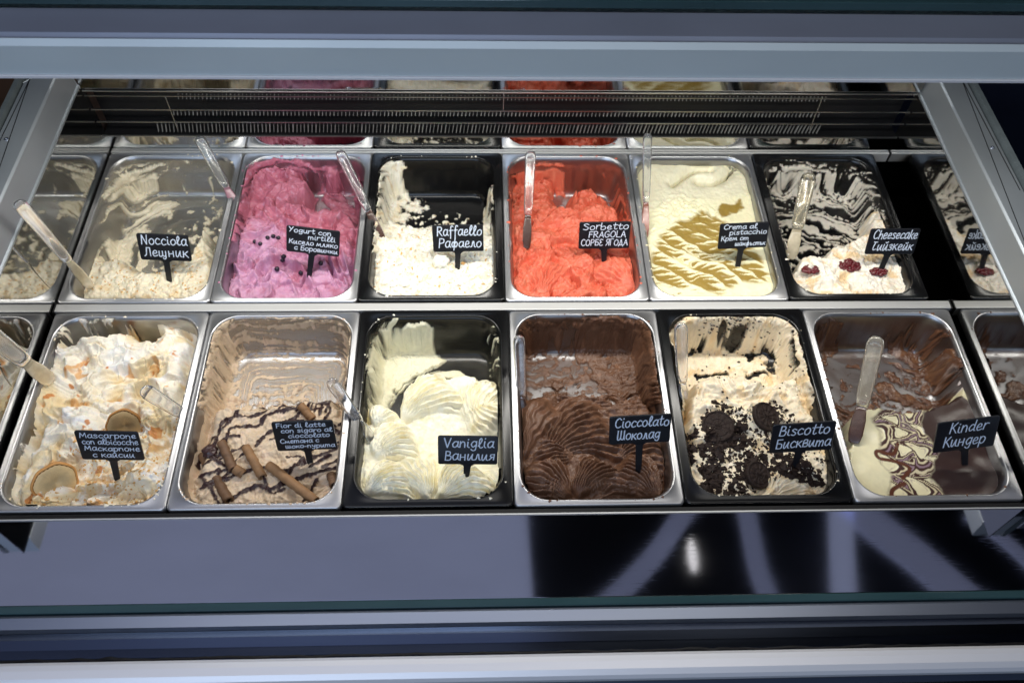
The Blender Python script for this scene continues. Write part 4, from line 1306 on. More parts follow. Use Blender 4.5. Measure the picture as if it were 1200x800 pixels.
def dots(name, ice, pts, size, m, seed, label, cat):
    rr_ = np.random.RandomState(seed)
    vs, fs = [], []
    base = [(1, 0, 0), (-1, 0, 0), (0, 1, 0), (0, -1, 0), (0, 0, 1), (0, 0, -1)]
    tri = [(4, 0, 2), (4, 2, 1), (4, 1, 3), (4, 3, 0), (5, 2, 0), (5, 1, 2), (5, 3, 1), (5, 0, 3)]
    for u, v in pts:
        c_ = ice.hit(u, v)
        s_ = size * rr_.uniform(.4, 1.4)
        b = len(vs)
        for q in base: vs.append((c_[0] + q[0] * s_ * rr_.uniform(.6, 1.4), c_[1] + q[1] * s_ * rr_.uniform(.6, 1.2), c_[2] + .0006 + q[2] * s_ * .7))
        fs += [(a_ + b, b_ + b, d_ + b) for a_, b_, d_ in tri]
    return tag(mesh(name, vs, fs, m), label, cat, kind='stuff')


rq = random.Random(8)
dots('cookie_crumbs', s, [(rq.gauss(856, 20), rq.gauss(380, 7)) for _ in range(110)] + [(rq.gauss(860, 5), rq.gauss(402, 8)) for _ in range(24)] + [(rq.uniform(795, 950), rq.uniform(385, 470)) for _ in range(60)], .0021, M_cookie, 77,
     'black crumbs stuck to the smeared cream at the back of the cookie gelato pan', 'cookie crumbs')


def cookie(u, v, rad, tilt, label):
    p = s.hit(u, v) + np.array([0, 0, .005])
    rm = rotm(*tilt)
    N = 44
    rows = [(.0, .0030), (.20, .0030), (.24, .0022), (.42, .0022), (.46, .0032), (.66, .0032), (.70, .0022), (.84, .0024), (.90, .0036), (.97, .0030), (1.0, .0012), (1.0, -.0030), (.96, -.0042), (0, -.0042)]
    vs, fs = [], []
    for j, (rr_, z) in enumerate(rows):
        for i in range(N):
            a = 2 * math.pi * i / N
            r2 = rad * rr_ * (1 + (.018 if (i % 2 and rr_ > .86) else 0))
            zz = z * (1.0 if rr_ > .86 or i % 4 < 2 or z < 0 else .75)
            w = rm @ Vector((r2 * math.cos(a), r2 * math.sin(a), zz))
            vs.append(tuple(w))
    for j in range(len(rows) - 1):
        for i in range(N):
            fs.append((j * N + i, j * N + (i + 1) % N, (j + 1) * N + (i + 1) % N, (j + 1) * N + i))
    o = mesh('chocolate_cookie', vs, fs, M_cookie)
    o.location = p
    tag(o, label, 'cookie', 'round black cookies on the cream gelato')


cookie(841, 502, .0255, (.15, -.12, .3), 'large black cookie covered in crumbs at the left of the cream gelato')
cookie(897, 491, .0245, (.40, .1, 1.0), 'round black cookie with embossed rings standing just above the biscuit tag')
cookie(888, 558, .0215, (.35, .2, .6), 'small black cookie at the front centre of the cream gelato')

# wafer rolls
def roll(A, B, rad, label, m, la=.0035, lb=.0035):
    rad *= 1.0
    s_ = ICE['fior']
    a, b = s_.hit(*A) + np.array([0, 0, la]), s_.hit(*B) + np.array([0, 0, lb])
    ax = Vector(b - a)
    L = ax.length
    q = ax.to_track_quat('Z', 'Y')
    N, K = 18, 26
    vs, fs = [], []
    for j in range(K + 1):
        for i in range(N):
            th = 2 * math.pi * i / N
            ph = (th / (2 * math.pi) + j / K * L / .016) % 1
            r2 = rad * (1 + .16 * ph + .03 * math.sin(j * 1.3 + rad * 9000))
            vs.append(tuple(q @ Vector((r2 * math.cos(th), r2 * math.sin(th), L * j / K)) + Vector(a)))
    for j in range(K):
        for i in range(N): fs.append((j * N + i, j * N + (i + 1) % N, (j + 1) * N + (i + 1) % N, (j + 1) * N + i))
    # open rolled ends
    for end, j0 in ((0, 0), (1, K * N)):
        b0 = len(vs)
        for i in range(N):
            th = 2 * math.pi * i / N
            vs.append(tuple(q @ Vector((rad * .62 * math.cos(th), rad * .62 * math.sin(th), L * end)) + Vector(a)))
        for i in range(N):
            vs.append(tuple(q @ Vector((rad * .62 * math.cos(2 * math.pi * i / N), rad * .62 * math.sin(2 * math.pi * i / N), L * end + (.008 if end == 0 else -.008))) + Vector(a)))
        for i in range(N):
            k_ = (i + 1) % N
            fs.append((j0 + i, b0 + i, b0 + k_, j0 + k_) if end == 0 else (j0 + i, j0 + k_, b0 + k_, b0 + i))
            fs.append((b0 + i, b0 + N + i, b0 + N + k_, b0 + k_) if end == 0 else (b0 + i, b0 + k_, b0 + N + k_, b0 + N + i))
        fs.append(tuple(range(b0 + N, b0 + 2 * N)))
    o = mesh('wafer_roll', vs, fs, m, None, True)
    tag(o, label, 'wafer roll', 'rolled wafers on the beige gelato')
    return o


roll((238, 534), (270, 588), .0072, 'longest dark rolled wafer lying slanted at the far left of the beige gelato', M_waferd)
roll((261, 519), (273, 550), .0068, 'short rolled wafer second from left on the beige gelato', M_waferd)
roll((276, 549), (286, 558), .0068, 'stub of rolled wafer between the second and third rolls', M_wafer)
roll((289, 526), (307, 560), .0066, 'rolled wafer lying behind the long diagonal one', M_wafer)
roll((315, 547), (371, 588), .0068, 'rolled wafer pointing to the lower right corner of the pan', M_wafer)
roll((353, 476), (366, 492), .0064, 'rolled wafer peeping out above the milk gelato tag', M_wafer)
roll((389, 556), (399, 572), .0066, 'chocolate covered wafer stub near the right pan edge', M_waferd)
p = ICE['fior'].hit(246, 528)
tag(blobmesh('chocolate_lump', p + np.array([0, 0, .002]), .0115, M_choc, 14, rough=.35, seg=22, rings=14, squash=.55), 'shiny dark chocolate lump above the far left rolled wafer', 'chocolate lump')

# golden biscuits in the mascarpone
def biscuit(u, v, rad, tilt, label, lift=.004, ice='mascarpone'):
    p = ICE[ice].hit(u, v) + np.array([0, 0, lift])
    t = empty('golden_biscuit', tuple(p))
    tag(t, label, 'biscuit', 'golden biscuits in the mascarpone gelato')
    rm = rotm(*tilt)
    N = 56

    def lathe(name, rows, m, flute=0):
        vs, fs = [], []
        for rr_, z in rows:
            for i in range(N):
                a = 2 * math.pi * i / N
                wob = 1 + .035 * math.sin(3 * a + u) + .02 * math.sin(7 * a + v)
                w = rm @ Vector((rad * rr_ * wob * math.cos(a), rad * rr_ * wob * math.sin(a), z + (flute if (i % 2 and 0.05 < rr_ < .95 and z > 0) else 0)))
                vs.append((w.x + p[0], w.y + p[1], w.z + p[2]))
        for j in range(len(rows) - 1):
            for i in range(N): fs.append((j * N + i, j * N + (i + 1) % N, (j + 1) * N + (i + 1) % N, (j + 1) * N + i))
        mesh(name, vs, fs, m, t, True)
    lathe('face', [(0, .0018), (.3, .0022), (.6, .0024), (.84, .0022), (.88, .0015)], M_apric, .0028)
    lathe('rim', [(.88, .0014), (.91, .0030), (.97, .0030), (1.0, .0005), (.97, -.003), (0, -.003)], M_apricr)


biscuit(66, 566, .032, (.95, .80, .2), 'large golden biscuit with browned rim tilted out of the gelato at the left', .007)
biscuit(148, 500, .027, (1.0, .15, .1), 'golden biscuit standing upright just behind the mascarpone tag', .004)

# compote spots
s = ICE['cheesecake']
for k, (u, v, rx, ry, lab) in enumerate([(949, 316, .013, .007, 'small dark red compote spot at the left of the cheesecake gelato'), (995, 312, .019, .012, 'largest dark red compote spot in the middle of the cheesecake gelato'), (1029, 319, .014, .007, 'dark red compote spot at the foot of the cheesecake tag')]):
    rr_ = np.random.RandomState(k + 5)
    rx *= 1.05
    ry *= 1.1
    p = s.hit(u, v)
    t = tag(empty('compote_spot', tuple(p)), lab, 'compote', 'compote spots on the cheesecake gelato')
    vs, fs = [], []
    for q in range(70):
        a, rad_ = rr_.uniform(0, 6.28), math.sqrt(rr_.rand())
        c = p + np.array([rx * rad_ * math.cos(a), ry * rad_ * math.sin(a), rr_.uniform(.0, .0022)])
        r0 = rr_.uniform(.0022, .0044)
        b = len(vs)
        for j in range(5):
            ph = math.pi * j / 4
            for i in range(7):
                th = 2 * math.pi * i / 7
                vs.append((c[0] + r0 * math.sin(ph) * math.cos(th) * 1.3, c[1] + r0 * math.sin(ph) * math.sin(th), c[2] + r0 * .7 * math.cos(ph)))
        for j in range(4):
            for i in range(7): fs.append((b + j * 7 + i, b + (j + 1) * 7 + i, b + (j + 1) * 7 + (i + 1) % 7, b + j * 7 + (i + 1) % 7))
    mesh('fruit_mass', vs, fs, M_compote, t, True)


# small splashes and drips on the pan rims
for k, (nm, colr) in enumerate([('nocciola', (236, 226, 200)), ('yogurt', (200, 130, 160)), ('raffaello', (246, 240, 226)), ('sorbetto', (220, 110, 84)), ('crema', (240, 232, 196)), ('cheesecake', (246, 238, 222)),
                                ('mascarpone', (246, 236, 214)), ('fior', (206, 180, 152)), ('vaniglia', (248, 243, 222)), ('cioccolato', (104, 70, 52)), ('biscotto', (238, 224, 196)), ('kinder', (110, 76, 56))]):
    pn_ = PANS[nm]
    rr_ = np.random.RandomState(k + 60)
    hx_, hy_ = pn_['hx'], pn_['hy']
    L_ = rrect(hx_, hy_, RC, 10, 14)
    vs, fs = [], []
    cl = [rr_.randint(len(L_)) for _ in range(6)]
    for q in range(34 if not pn_['black'] else 16):
        i_ = (cl[rr_.randint(6)] + int(rr_.normal(0, 3))) % len(L_) if q < 24 else rr_.randint(len(L_))
        px_, py_ = L_[i_]
        k_ = 1 + abs(rr_.normal(0, .018))
        x_, y_ = pn_['cx'] + px_ * k_, pn_['cy'] + py_ * (1 + (k_ - 1) * .6)
        s_ = rr_.uniform(.0005, .0022) * (1 if q < 30 else 1.4)
        z_ = (.0035 if pn_['black'] else .0015)
        b0 = len(vs)
        ph_ = rr_.uniform(0, 6.28)
        el = rr_.uniform(.6, 1.6)
        for j_ in range(3):
            rad_ = (1, .75, .2)[j_] * s_
            for m_ in range(8):
                t_ = ph_ + 2 * math.pi * m_ / 8
                w_ = 1 + .25 * math.sin(3 * t_ + q)
                vs.append((x_ + rad_ * w_ * math.cos(t_) * el, y_ + rad_ * w_ * math.sin(t_), z_ + (0, .35, .5)[j_] * s_))
        for j_ in range(2):
            for m_ in range(8): fs.append((b0 + j_ * 8 + m_, b0 + j_ * 8 + (m_ + 1) % 8, b0 + (j_ + 1) * 8 + (m_ + 1) % 8, b0 + (j_ + 1) * 8 + m_))
        fs.append(tuple(range(b0 + 16, b0 + 24)))
    tag(mesh('drips', vs, fs, mat('drip_' + nm, srgb(*colr), .4, 0, .4, noise=((300, 300, 300), .1, .1)), pn_['obj'], True), kind='stuff')

# ------------------------------------------------------------------ spatulas
def spatula(E, B, zE, zB, label, w=.0085, m=M_plastic, blade=.34, wb=.011, roll_=0, bm_=None, split=None):
    a, b = Vector(at(*E, zE)), Vector(at(*B, zB))
    t = tag(empty('spatula', tuple(b)), label, 'spatula', 'clear plastic gelato spatulas')
    ax = (b - a)
    L = ax.length
    ax.normalize()
    view = (Vector(CC) - (a + b) / 2).normalized()
    nrm = (view - ax * view.dot(ax)).normalized()
    sd_ = ax.cross(nrm)
    if roll_:
        rq = Matrix.Rotation(roll_, 3, ax)
        nrm, sd_ = rq @ nrm, rq @ sd_
    hl = L * (1 - blade)
    w *= 1.22
    wb = w * .80

    def sweep(name, rows, mat_, N=16, groove=0):
        vs, fs = [], []
        for (d, hw, ht, off) in rows:
            for i in range(N):
                th = 2 * math.pi * i / N
                c, s_ = math.cos(th), math.sin(th)
                ex = .75
                px = hw * math.copysign(abs(c) ** ex, c)
                pz = ht * math.copysign(abs(s_) ** ex, s_)
                if groove and s_ > .3: pz -= groove * ht * max(0, 1 - (px / (hw * .7 + 1e-9)) ** 2) * (1 if hl * .12 < d < hl * .85 else 0)
                vs.append(tuple(a + ax * d + sd_ * px + nrm * (pz + off)))
        n = len(rows)
        for j in range(n - 1):
            for i in range(N): fs.append((j * N + i, j * N + (i + 1) % N, (j + 1) * N + (i + 1) % N, (j + 1) * N + i))
        fs += [tuple(range(N))[::-1], tuple(range((n - 1) * N, n * N))]
        return mesh(name, vs, fs, mat_, t, True)
    th_ = .0042
    rows = [(0, w * .25, th_ * .3, 0), (w * .12, w * .55, th_ * .7, 0), (w * .4, w * .82, th_ * .95, 0), (w, w, th_, 0), (hl * .13, w, th_, 0), (hl * .14, w, th_, 0), (hl * .5, w * .92, th_, 0),
            (hl * .84, w * .84, th_, 0), (hl * .86, w * .84, th_, 0), (hl * .95, w * .72, th_ * .8, 0), (hl, w * .60, th_ * .55, 0)]
    sweep('handle', rows, m, 18, .85)
    bl = L - hl
    rows = [(hl - .0005, w * .58, .0022, 0), (hl + bl * .12, wb * .8, .0016, .0006), (hl + bl * .35, wb, .0011, .0015), (hl + bl * .75, wb, .0009, .0015), (hl + bl * .95, wb * .75, .0007, .0005), (L, wb * .35, .0005, 0)]
    sweep('blade', rows, bm_ or m, 18)


def tintp(name, c):
    return mat(name, c, .22, 0, .5, noise=((80, 80, 80), .45, .08), bump=((150, 150, 150), .3, .001), Transmission_Weight=.45)


B_cream = tintp('blade_with_cream', srgb(214, 200, 168))
B_brown = tintp('blade_brown_residue', srgb(96, 66, 52))
B_red = tintp('blade_red_residue', srgb(170, 112, 98))
B_pink = tintp('blade_pink_residue', srgb(170, 120, 134))
B_choc = tintp('blade_chocolate_residue', srgb(88, 62, 50))
spatula((20, 236), (108, 338), .225, -.030, 'clear spatula leaning over the left rail from the hazelnut gelato', .0085, bm_=B_cream)
spatula((232, 160), (282, 250), .075, -.020, 'clear spatula stuck in the pink gelato at its left pan edge', .0082, bm_=B_pink)
spatula((397, 176), (450, 284), .080, -.024, 'clear spatula with brown tip between the pink and the white gelato', .0078, bm_=B_brown)
spatula((622, 176), (617, 292), .075, -.030, 'upright clear spatula with dark blade in the orange red sorbet', .0080, bm_=B_choc)
spatula((759, 156), (756, 280), .085, -.014, 'upright spatula with reddish blade at the left of the pistachio gelato', .0070, bm_=B_red)
spatula((949, 202), (926, 304), .070, -.024, 'thick yellowish clear spatula in the streaked cheesecake pan', .0115, m=mat('yellowish_plastic', (.90, .82, .62), .12, 0, .5, noise=((60, 60, 60), .05, .03), Transmission_Weight=.85, IOR=1.42), bm_=B_cream)
spatula((-34, 376), (62, 448), .170, -.012, 'wide clear spatula entering from the left edge into the mascarpone', .0125, bm_=B_cream)
spatula((166, 455), (238, 500), .050, -.034, 'clear spatula lying across the rim between the mascarpone and milk gelato', .0095, bm_=B_cream)
spatula((386, 444), (440, 520), .050, -.030, 'clear spatula leaning on the rim left of the vanilla gelato', .0080)
spatula((608, 393), (612, 486), .060, -.034, 'clear spatula upright at the left edge of the chocolate gelato', .0078, blade=.22, bm_=B_choc)
spatula((798, 378), (800, 470), .060, -.022, 'clear spatula upright at the left edge of the cookie gelato', .0090, blade=.22)
spatula((1028, 394), (1000, 520), .070, -.018, 'thick clear spatula with yellowish core in the marbled gelato pan', .0110, m=mat('yellowish_plastic', (.90, .84, .68), .12, 0, .5, noise=((60, 60, 60), .05, .03), Transmission_Weight=.85, IOR=1.42), bm_=B_brown)

# ------------------------------------------------------------------ hand lettered tags
G = {
 'a': (.95, [[(.8, .85), (.45, 1), (.1, .6), (.2, .08), (.55, .08), (.8, .55)], [(.82, 1), (.78, .25), (.98, .02)]]),
 'b': (.9, [[(.1, 1.6), (.08, .1), (.5, 0), (.8, .35), (.6, .8), (.15, .7)]]),
 'c': (.85, [[(.78, .82), (.45, 1), (.1, .55), (.3, .03), (.8, .15)]]),
 'd': (1., [[(.75, .8), (.4, .95), (.1, .5), (.3, .03), (.7, .3)], [(.8, 1.55), (.78, .2), (.98, .02)]]),
 'e': (.85, [[(.14, .5), (.62, .58), (.62, .93), (.32, .98), (.1, .5), (.3, .03), (.8, .2)]]),
 'f': (.75, [[(.75, 1.45), (.5, 1.6), (.35, 1.2), (.35, -.4)], [(.08, .85), (.7, .9)]]),
 'g': (.95, [[(.75, .85), (.4, 1), (.1, .55), (.35, .08), (.72, .4)], [(.78, 1), (.76, -.25), (.45, -.5), (.15, -.3)]]),
 'h': (.9, [[(.1, 1.6), (.1, 0)], [(.1, .5), (.4, .95), (.72, .75), (.76, 0)]]),
 'i': (.45, [[(.15, .95), (.15, .2), (.38, .02)], [(.16, 1.32), (.19, 1.4)]]),
 'k': (.85, [[(.1, 1.5), (.1, 0)], [(.72, .95), (.14, .42)], [(.28, .52), (.8, 0)]]),
 'l': (.65, [[(.05, .3), (.5, 1.15), (.38, 1.6), (.18, 1.2), (.22, .25), (.42, 0), (.65, .15)]]),
 'm': (1.25, [[(.08, .98), (.08, 0)], [(.08, .55), (.33, .97), (.56, .7), (.57, 0)], [(.57, .55), (.82, .97), (1.05, .7), (1.08, 0)]]),
 'n': (.9, [[(.08, .98), (.08, 0)], [(.08, .55), (.4, .97), (.68, .7), (.74, 0)]]),
 'o': (.9, [[(.45, 1), (.1, .7), (.15, .15), (.5, 0), (.8, .35), (.72, .85), (.42, 1)]]),
 'p': (.9, [[(.1, 1), (.1, -.55)], [(.1, .6), (.4, 1), (.8, .72), (.7, .15), (.35, 0), (.1, .25)]]),
 'r': (.7, [[(.1, .98), (.1, 0)], [(.1, .55), (.35, .95), (.68, .88)]]),
 's': (.8, [[(.7, .85), (.38, 1), (.15, .75), (.66, .35), (.48, .02), (.1, .12)]]),
 't': (.75, [[(.34, 1.4), (.3, .25), (.48, 0), (.72, .15)], [(.05, .95), (.68, .98)]]),
 'u': (.9, [[(.1, .97), (.1, .3), (.35, 0), (.7, .35), (.73, .97)], [(.73, .97), (.73, .15), (.92, 0)]]),
 'z': (.8, [[(.1, .95), (.7, .95)], [(.7, .95), (.1, .03)], [(.1, .03), (.75, .03)]]),
 'A': (1.05, [[(.05, 0), (.5, 1.5)], [(.5, 1.5), (.98, 0)], [(.22, .55), (.8, .55)]]),
 'B': (1., [[(.12, 1.5), (.12, 0)], [(.12, 1.48), (.65, 1.4), (.65, .9), (.15, .8)], [(.15, .8), (.85, .65), (.75, .05), (.12, .02)]]),
 'C': (1.05, [[(.95, 1.25), (.6, 1.5), (.15, 1.1), (.12, .4), (.5, 0), (.98, .2)]]),
 'F': (.9, [[(.12, 1.5), (.12, 0)], [(.12, 1.48), (.82, 1.48)], [(.12, .8), (.7, .8)]]),
 'G': (1.1, [[(.95, 1.25), (.6, 1.5), (.15, 1.1), (.12, .4), (.5, 0), (.95, .25), (.95, .68)], [(.6, .68), (1.02, .68)]]),
 'K': (1., [[(.12, 1.5), (.12, 0)], [(.85, 1.5), (.15, .65)], [(.35, .82), (.95, 0)]]),
 'L': (.9, [[(.12, 1.5), (.12, .03)], [(.12, .03), (.8, .03)]]),
 'M': (1.3, [[(.08, 0), (.2, 1.5)], [(.2, 1.5), (.6, .45)], [(.6, .45), (1.0, 1.5)], [(1.0, 1.5), (1.15, 0)]]),
 'N': (1.15, [[(.1, 0), (.14, 1.5)], [(.14, 1.5), (.85, .02)], [(.85, .02), (.92, 1.5)]]),
 'O': (1.15, [[(.55, 1.5), (.12, 1.1), (.15, .3), (.6, 0), (1.0, .5), (.92, 1.2), (.5, 1.5)]]),
 'P': (1., [[(.12, 1.5), (.12, 0)], [(.12, 1.48), (.75, 1.4), (.78, .85), (.15, .68)]]),
 'R': (1.05, [[(.12, 1.5), (.12, 0)], [(.12, 1.48), (.75, 1.4), (.75, .88), (.15, .72)], [(.35, .72), (.95, 0)]]),
 'S': (1., [[(.9, 1.3), (.5, 1.52), (.15, 1.2), (.85, .5), (.6, .02), (.08, .15)]]),
 'V': (1.05, [[(.05, 1.5), (.5, 0)], [(.5, 0), (.95, 1.5)]]),
 'Y': (1., [[(.05, 1.5), (.5, .75)], [(.95, 1.5), (.2, 0)]]),
 '-': (.6, [[(.08, .5), (.5, .5)]]),
 # cyrillic
 'Л': (1.05, [[(.05, 0), (.3, .3), (.42, 1.45)], [(.42, 1.45), (.88, 1.45)], [(.88, 1.45), (.9, 0)]]),
 'Б': (1., [[(.15, 1.5), (.12, 0)], [(.15, 1.48), (.85, 1.48)], [(.15, .85), (.8, .75), (.8, .08), (.12, .02)]]),
 'Ш': (1.4, [[(.1, 1.5), (.12, .1), (.35, 0), (.6, .25), (.62, 1.5)], [(.62, .25), (.85, 0), (1.15, .25), (1.17, 1.5)], [(1.17, .4), (1.3, 0)]]),
 'Ч': (1., [[(.1, 1.5), (.75, 1.48)], [(.42, 1.48), (.3, .5), (.5, .05), (.85, .2)]]),
 'Я': (1., [[(.85, 1.5), (.82, 0)], [(.85, 1.48), (.25, 1.4), (.25, .85), (.82, .75)], [(.6, .75), (.08, 0)]]),
 'Г': (.9, [[(.12, 1.5), (.12, 0)], [(.12, 1.48), (.8, 1.48)]]),
 'Д': (1.15, [[(.25, .05), (.5, 1.5), (.85, .05)], [(.05, .05), (1.05, .05)], [(.05, .05), (.03, -.3)], [(1.05, .05), (1.07, -.3)]]),
 'Е': (.95, [[(.85, 1.4), (.35, 1.5), (.15, 1.15), (.5, .8)], [(.5, .8), (.1, .45), (.3, 0), (.88, .12)]]),
 'и': (.95, [[(.1, .97), (.1, .2), (.32, 0), (.68, .9)], [(.68, .97), (.7, .15), (.92, 0)]]),
 'й': (.95, [[(.1, .97), (.1, .2), (.32, 0), (.68, .9)], [(.68, .97), (.7, .15), (.92, 0)], [(.22, 1.35), (.42, 1.22), (.62, 1.42)]]),
 'н': (.95, [[(.1, .98), (.1, 0)], [(.1, .5), (.72, .55)], [(.73, .98), (.75, 0)]]),
 'к': (.85, [[(.1, .98), (.1, 0)], [(.72, .98), (.14, .45)], [(.28, .55), (.8, 0)]]),
 'л': (.9, [[(.03, .03), (.25, .15), (.4, .97), (.55, .9)], [(.55, .95), (.7, .1), (.9, .03)]]),
 'м': (1.15, [[(.03, .03), (.18, .95)], [(.18, .95), (.5, .2)], [(.5, .2), (.82, .95)], [(.82, .95), (.95, .1), (1.1, .03)]]),
 'п': (.95, [[(.08, .98), (.08, 0)], [(.08, .55), (.42, .97), (.7, .7), (.76, 0)]]),
 'т': (1.25, [[(.08, .98), (.08, 0)], [(.08, .55), (.33, .97), (.56, .7), (.57, 0)], [(.57, .55), (.82, .97), (1.05, .7), (1.08, 0)]]),
 'я': (.9, [[(.72, .98), (.7, 0)], [(.72, .95), (.25, .9), (.25, .55), (.7, .48)], [(.45, .48), (.08, 0)]]),
 'щ': (1.3, [[(.1, .97), (.1, .15), (.32, 0), (.55, .3), (.56, .97)], [(.56, .3), (.78, 0), (1.0, .3), (1.02, .97)], [(1.02, .97), (1.0, -.2), (.8, -.45), (.6, -.25)]]),
 'ш': (1.3, [[(.1, .97), (.1, .15), (.32, 0), (.55, .3), (.56, .97)], [(.56, .3), (.78, 0), (1.0, .3), (1.02, .97)], [(1.02, .3), (1.2, 0)]]),
 'ф': (1.15, [[(.5, .5), (.3, .95), (.08, .5), (.3, .03), (.52, .5), (.75, .95), (1.0, .5), (.75, .03), (.52, .5)], [(.54, 1.5), (.5, -.5)]]),
 'ъ': (.95, [[(.02, .95), (.28, .95)], [(.28, .95), (.28, .05), (.7, .08), (.78, .4), (.32, .52)]]),
 'в': (.85, [[(.12, 0), (.1, .95), (.55, 1.0), (.6, .65), (.15, .52), (.75, .42), (.65, .03), (.12, .02)]]),
 'з': (.8, [[(.12, .85), (.45, 1), (.62, .75), (.3, .52), (.68, .35), (.5, .02), (.08, .12)]]),
 'д': (.95, [[(.75, .85), (.4, 1), (.1, .55), (.35, .08), (.72, .4)], [(.78, 1), (.74, -.25), (.45, -.45), (.15, -.25)]]),
 'б': (.9, [[(.8, 1.5), (.35, 1.35), (.1, .6), (.3, .02), (.75, .2), (.7, .7), (.35, .85), (.12, .5)]]),
}
for c_, l_ in zip('аеосру', 'aeocpy'):
    if l_ in G: G[c_] = G[l_]
G['у'] = (.9, [[(.1, .97), (.15, .5), (.4, .35), (.7, .6)], [(.75, .97), (.65, -.1), (.4, -.5), (.1, -.35)]])
for c_, l_ in zip('ВКМНОРСАТЕ', 'BKMNOPCATE'):
    if l_ in G and c_ not in G: G[c_] = G[l_]
G['М'], G['С'], G['Р'], G['О'], G['К'], G['В'], G['А'] = G['M'], G['C'], G['P'], G['O'], G['K'], G['B'], G['A']


def lettering(lines, w, h, rnd):
    """hand drawn strokes as flat ribbons; returns verts/faces in the card's plane"""
    vs, fs = [], []
    nl = len(lines)
    lh = h * .90 / nl
    layer = 0
    for li, (txt, indent, shrink) in enumerate(lines):
        wid = sum(G[c][0] + .08 if c != ' ' else .6 for c in txt)
        xh = lh / 1.85
        sx = min(xh * 1.30, (w * .93 - indent * w) / wid) * min(1, shrink + .04)
        sy = xh * (.95 if nl > 2 else .92)
        x = -w / 2 + w * .045 + indent * w
        y0 = h / 2 - h * .04 - (li + 1) * lh + lh * .24
        hw = .00092 if nl < 3 else .00074 if nl < 4 else .00066
        for ch in txt:
            if ch == ' ':
                x += .6 * sx
                continue
            gw, strokes = G[ch]
            jy, js = rnd.uniform(-.05, .05) * xh, rnd.uniform(.93, 1.07)
            sl = .08 + rnd.uniform(-.04, .04)
            for st_ in strokes:
                P = [np.array([x + (a * sx + sl * b * sy) * 1.0, y0 + jy + b * sy * js]) for a, b in st_]
                P = smooth_pts(P, 5) if len(P) > 2 else P
                layer += 1
                z0 = .00020 + layer * .000004
                n = len(P)
                b0 = len(vs)
                Nn = []
                for i in range(n):
                    t_ = P[min(i + 1, n - 1)] - P[max(i - 1, 0)]
                    t_ = t_ / (np.hypot(*t_) + 1e-9)
                    Nn.append(np.array([-t_[1], t_[0]]))
                for i in range(n):
                    k = hw * (1 + .12 * math.sin(i * 1.7 + layer))
                    for s_ in (1, -1):
                        q = P[i] + Nn[i] * k * s_
                        vs.append((q[0], q[1], z0 + i * .0000012))
                for i in range(n - 1): fs.append((b0 + 2 * i, b0 + 2 * i + 1, b0 + 2 * i + 3, b0 + 2 * i + 2))
                for e, i in ((-1, 0), (1, n - 1)):
                    tt = np.array([Nn[i][1], -Nn[i][0]]) * e
                    c0 = len(vs)
                    for j in range(5):
                        a = math.pi * j / 4
                        q = P[i] + (Nn[i] * math.cos(a) + tt * math.sin(a)) * hw
                        vs.append((q[0], q[1], z0 + i * .0000012))
                    fs.append(tuple(range(c0, c0 + 5)))
            x += (gw + .08) * sx
    return vs, fs


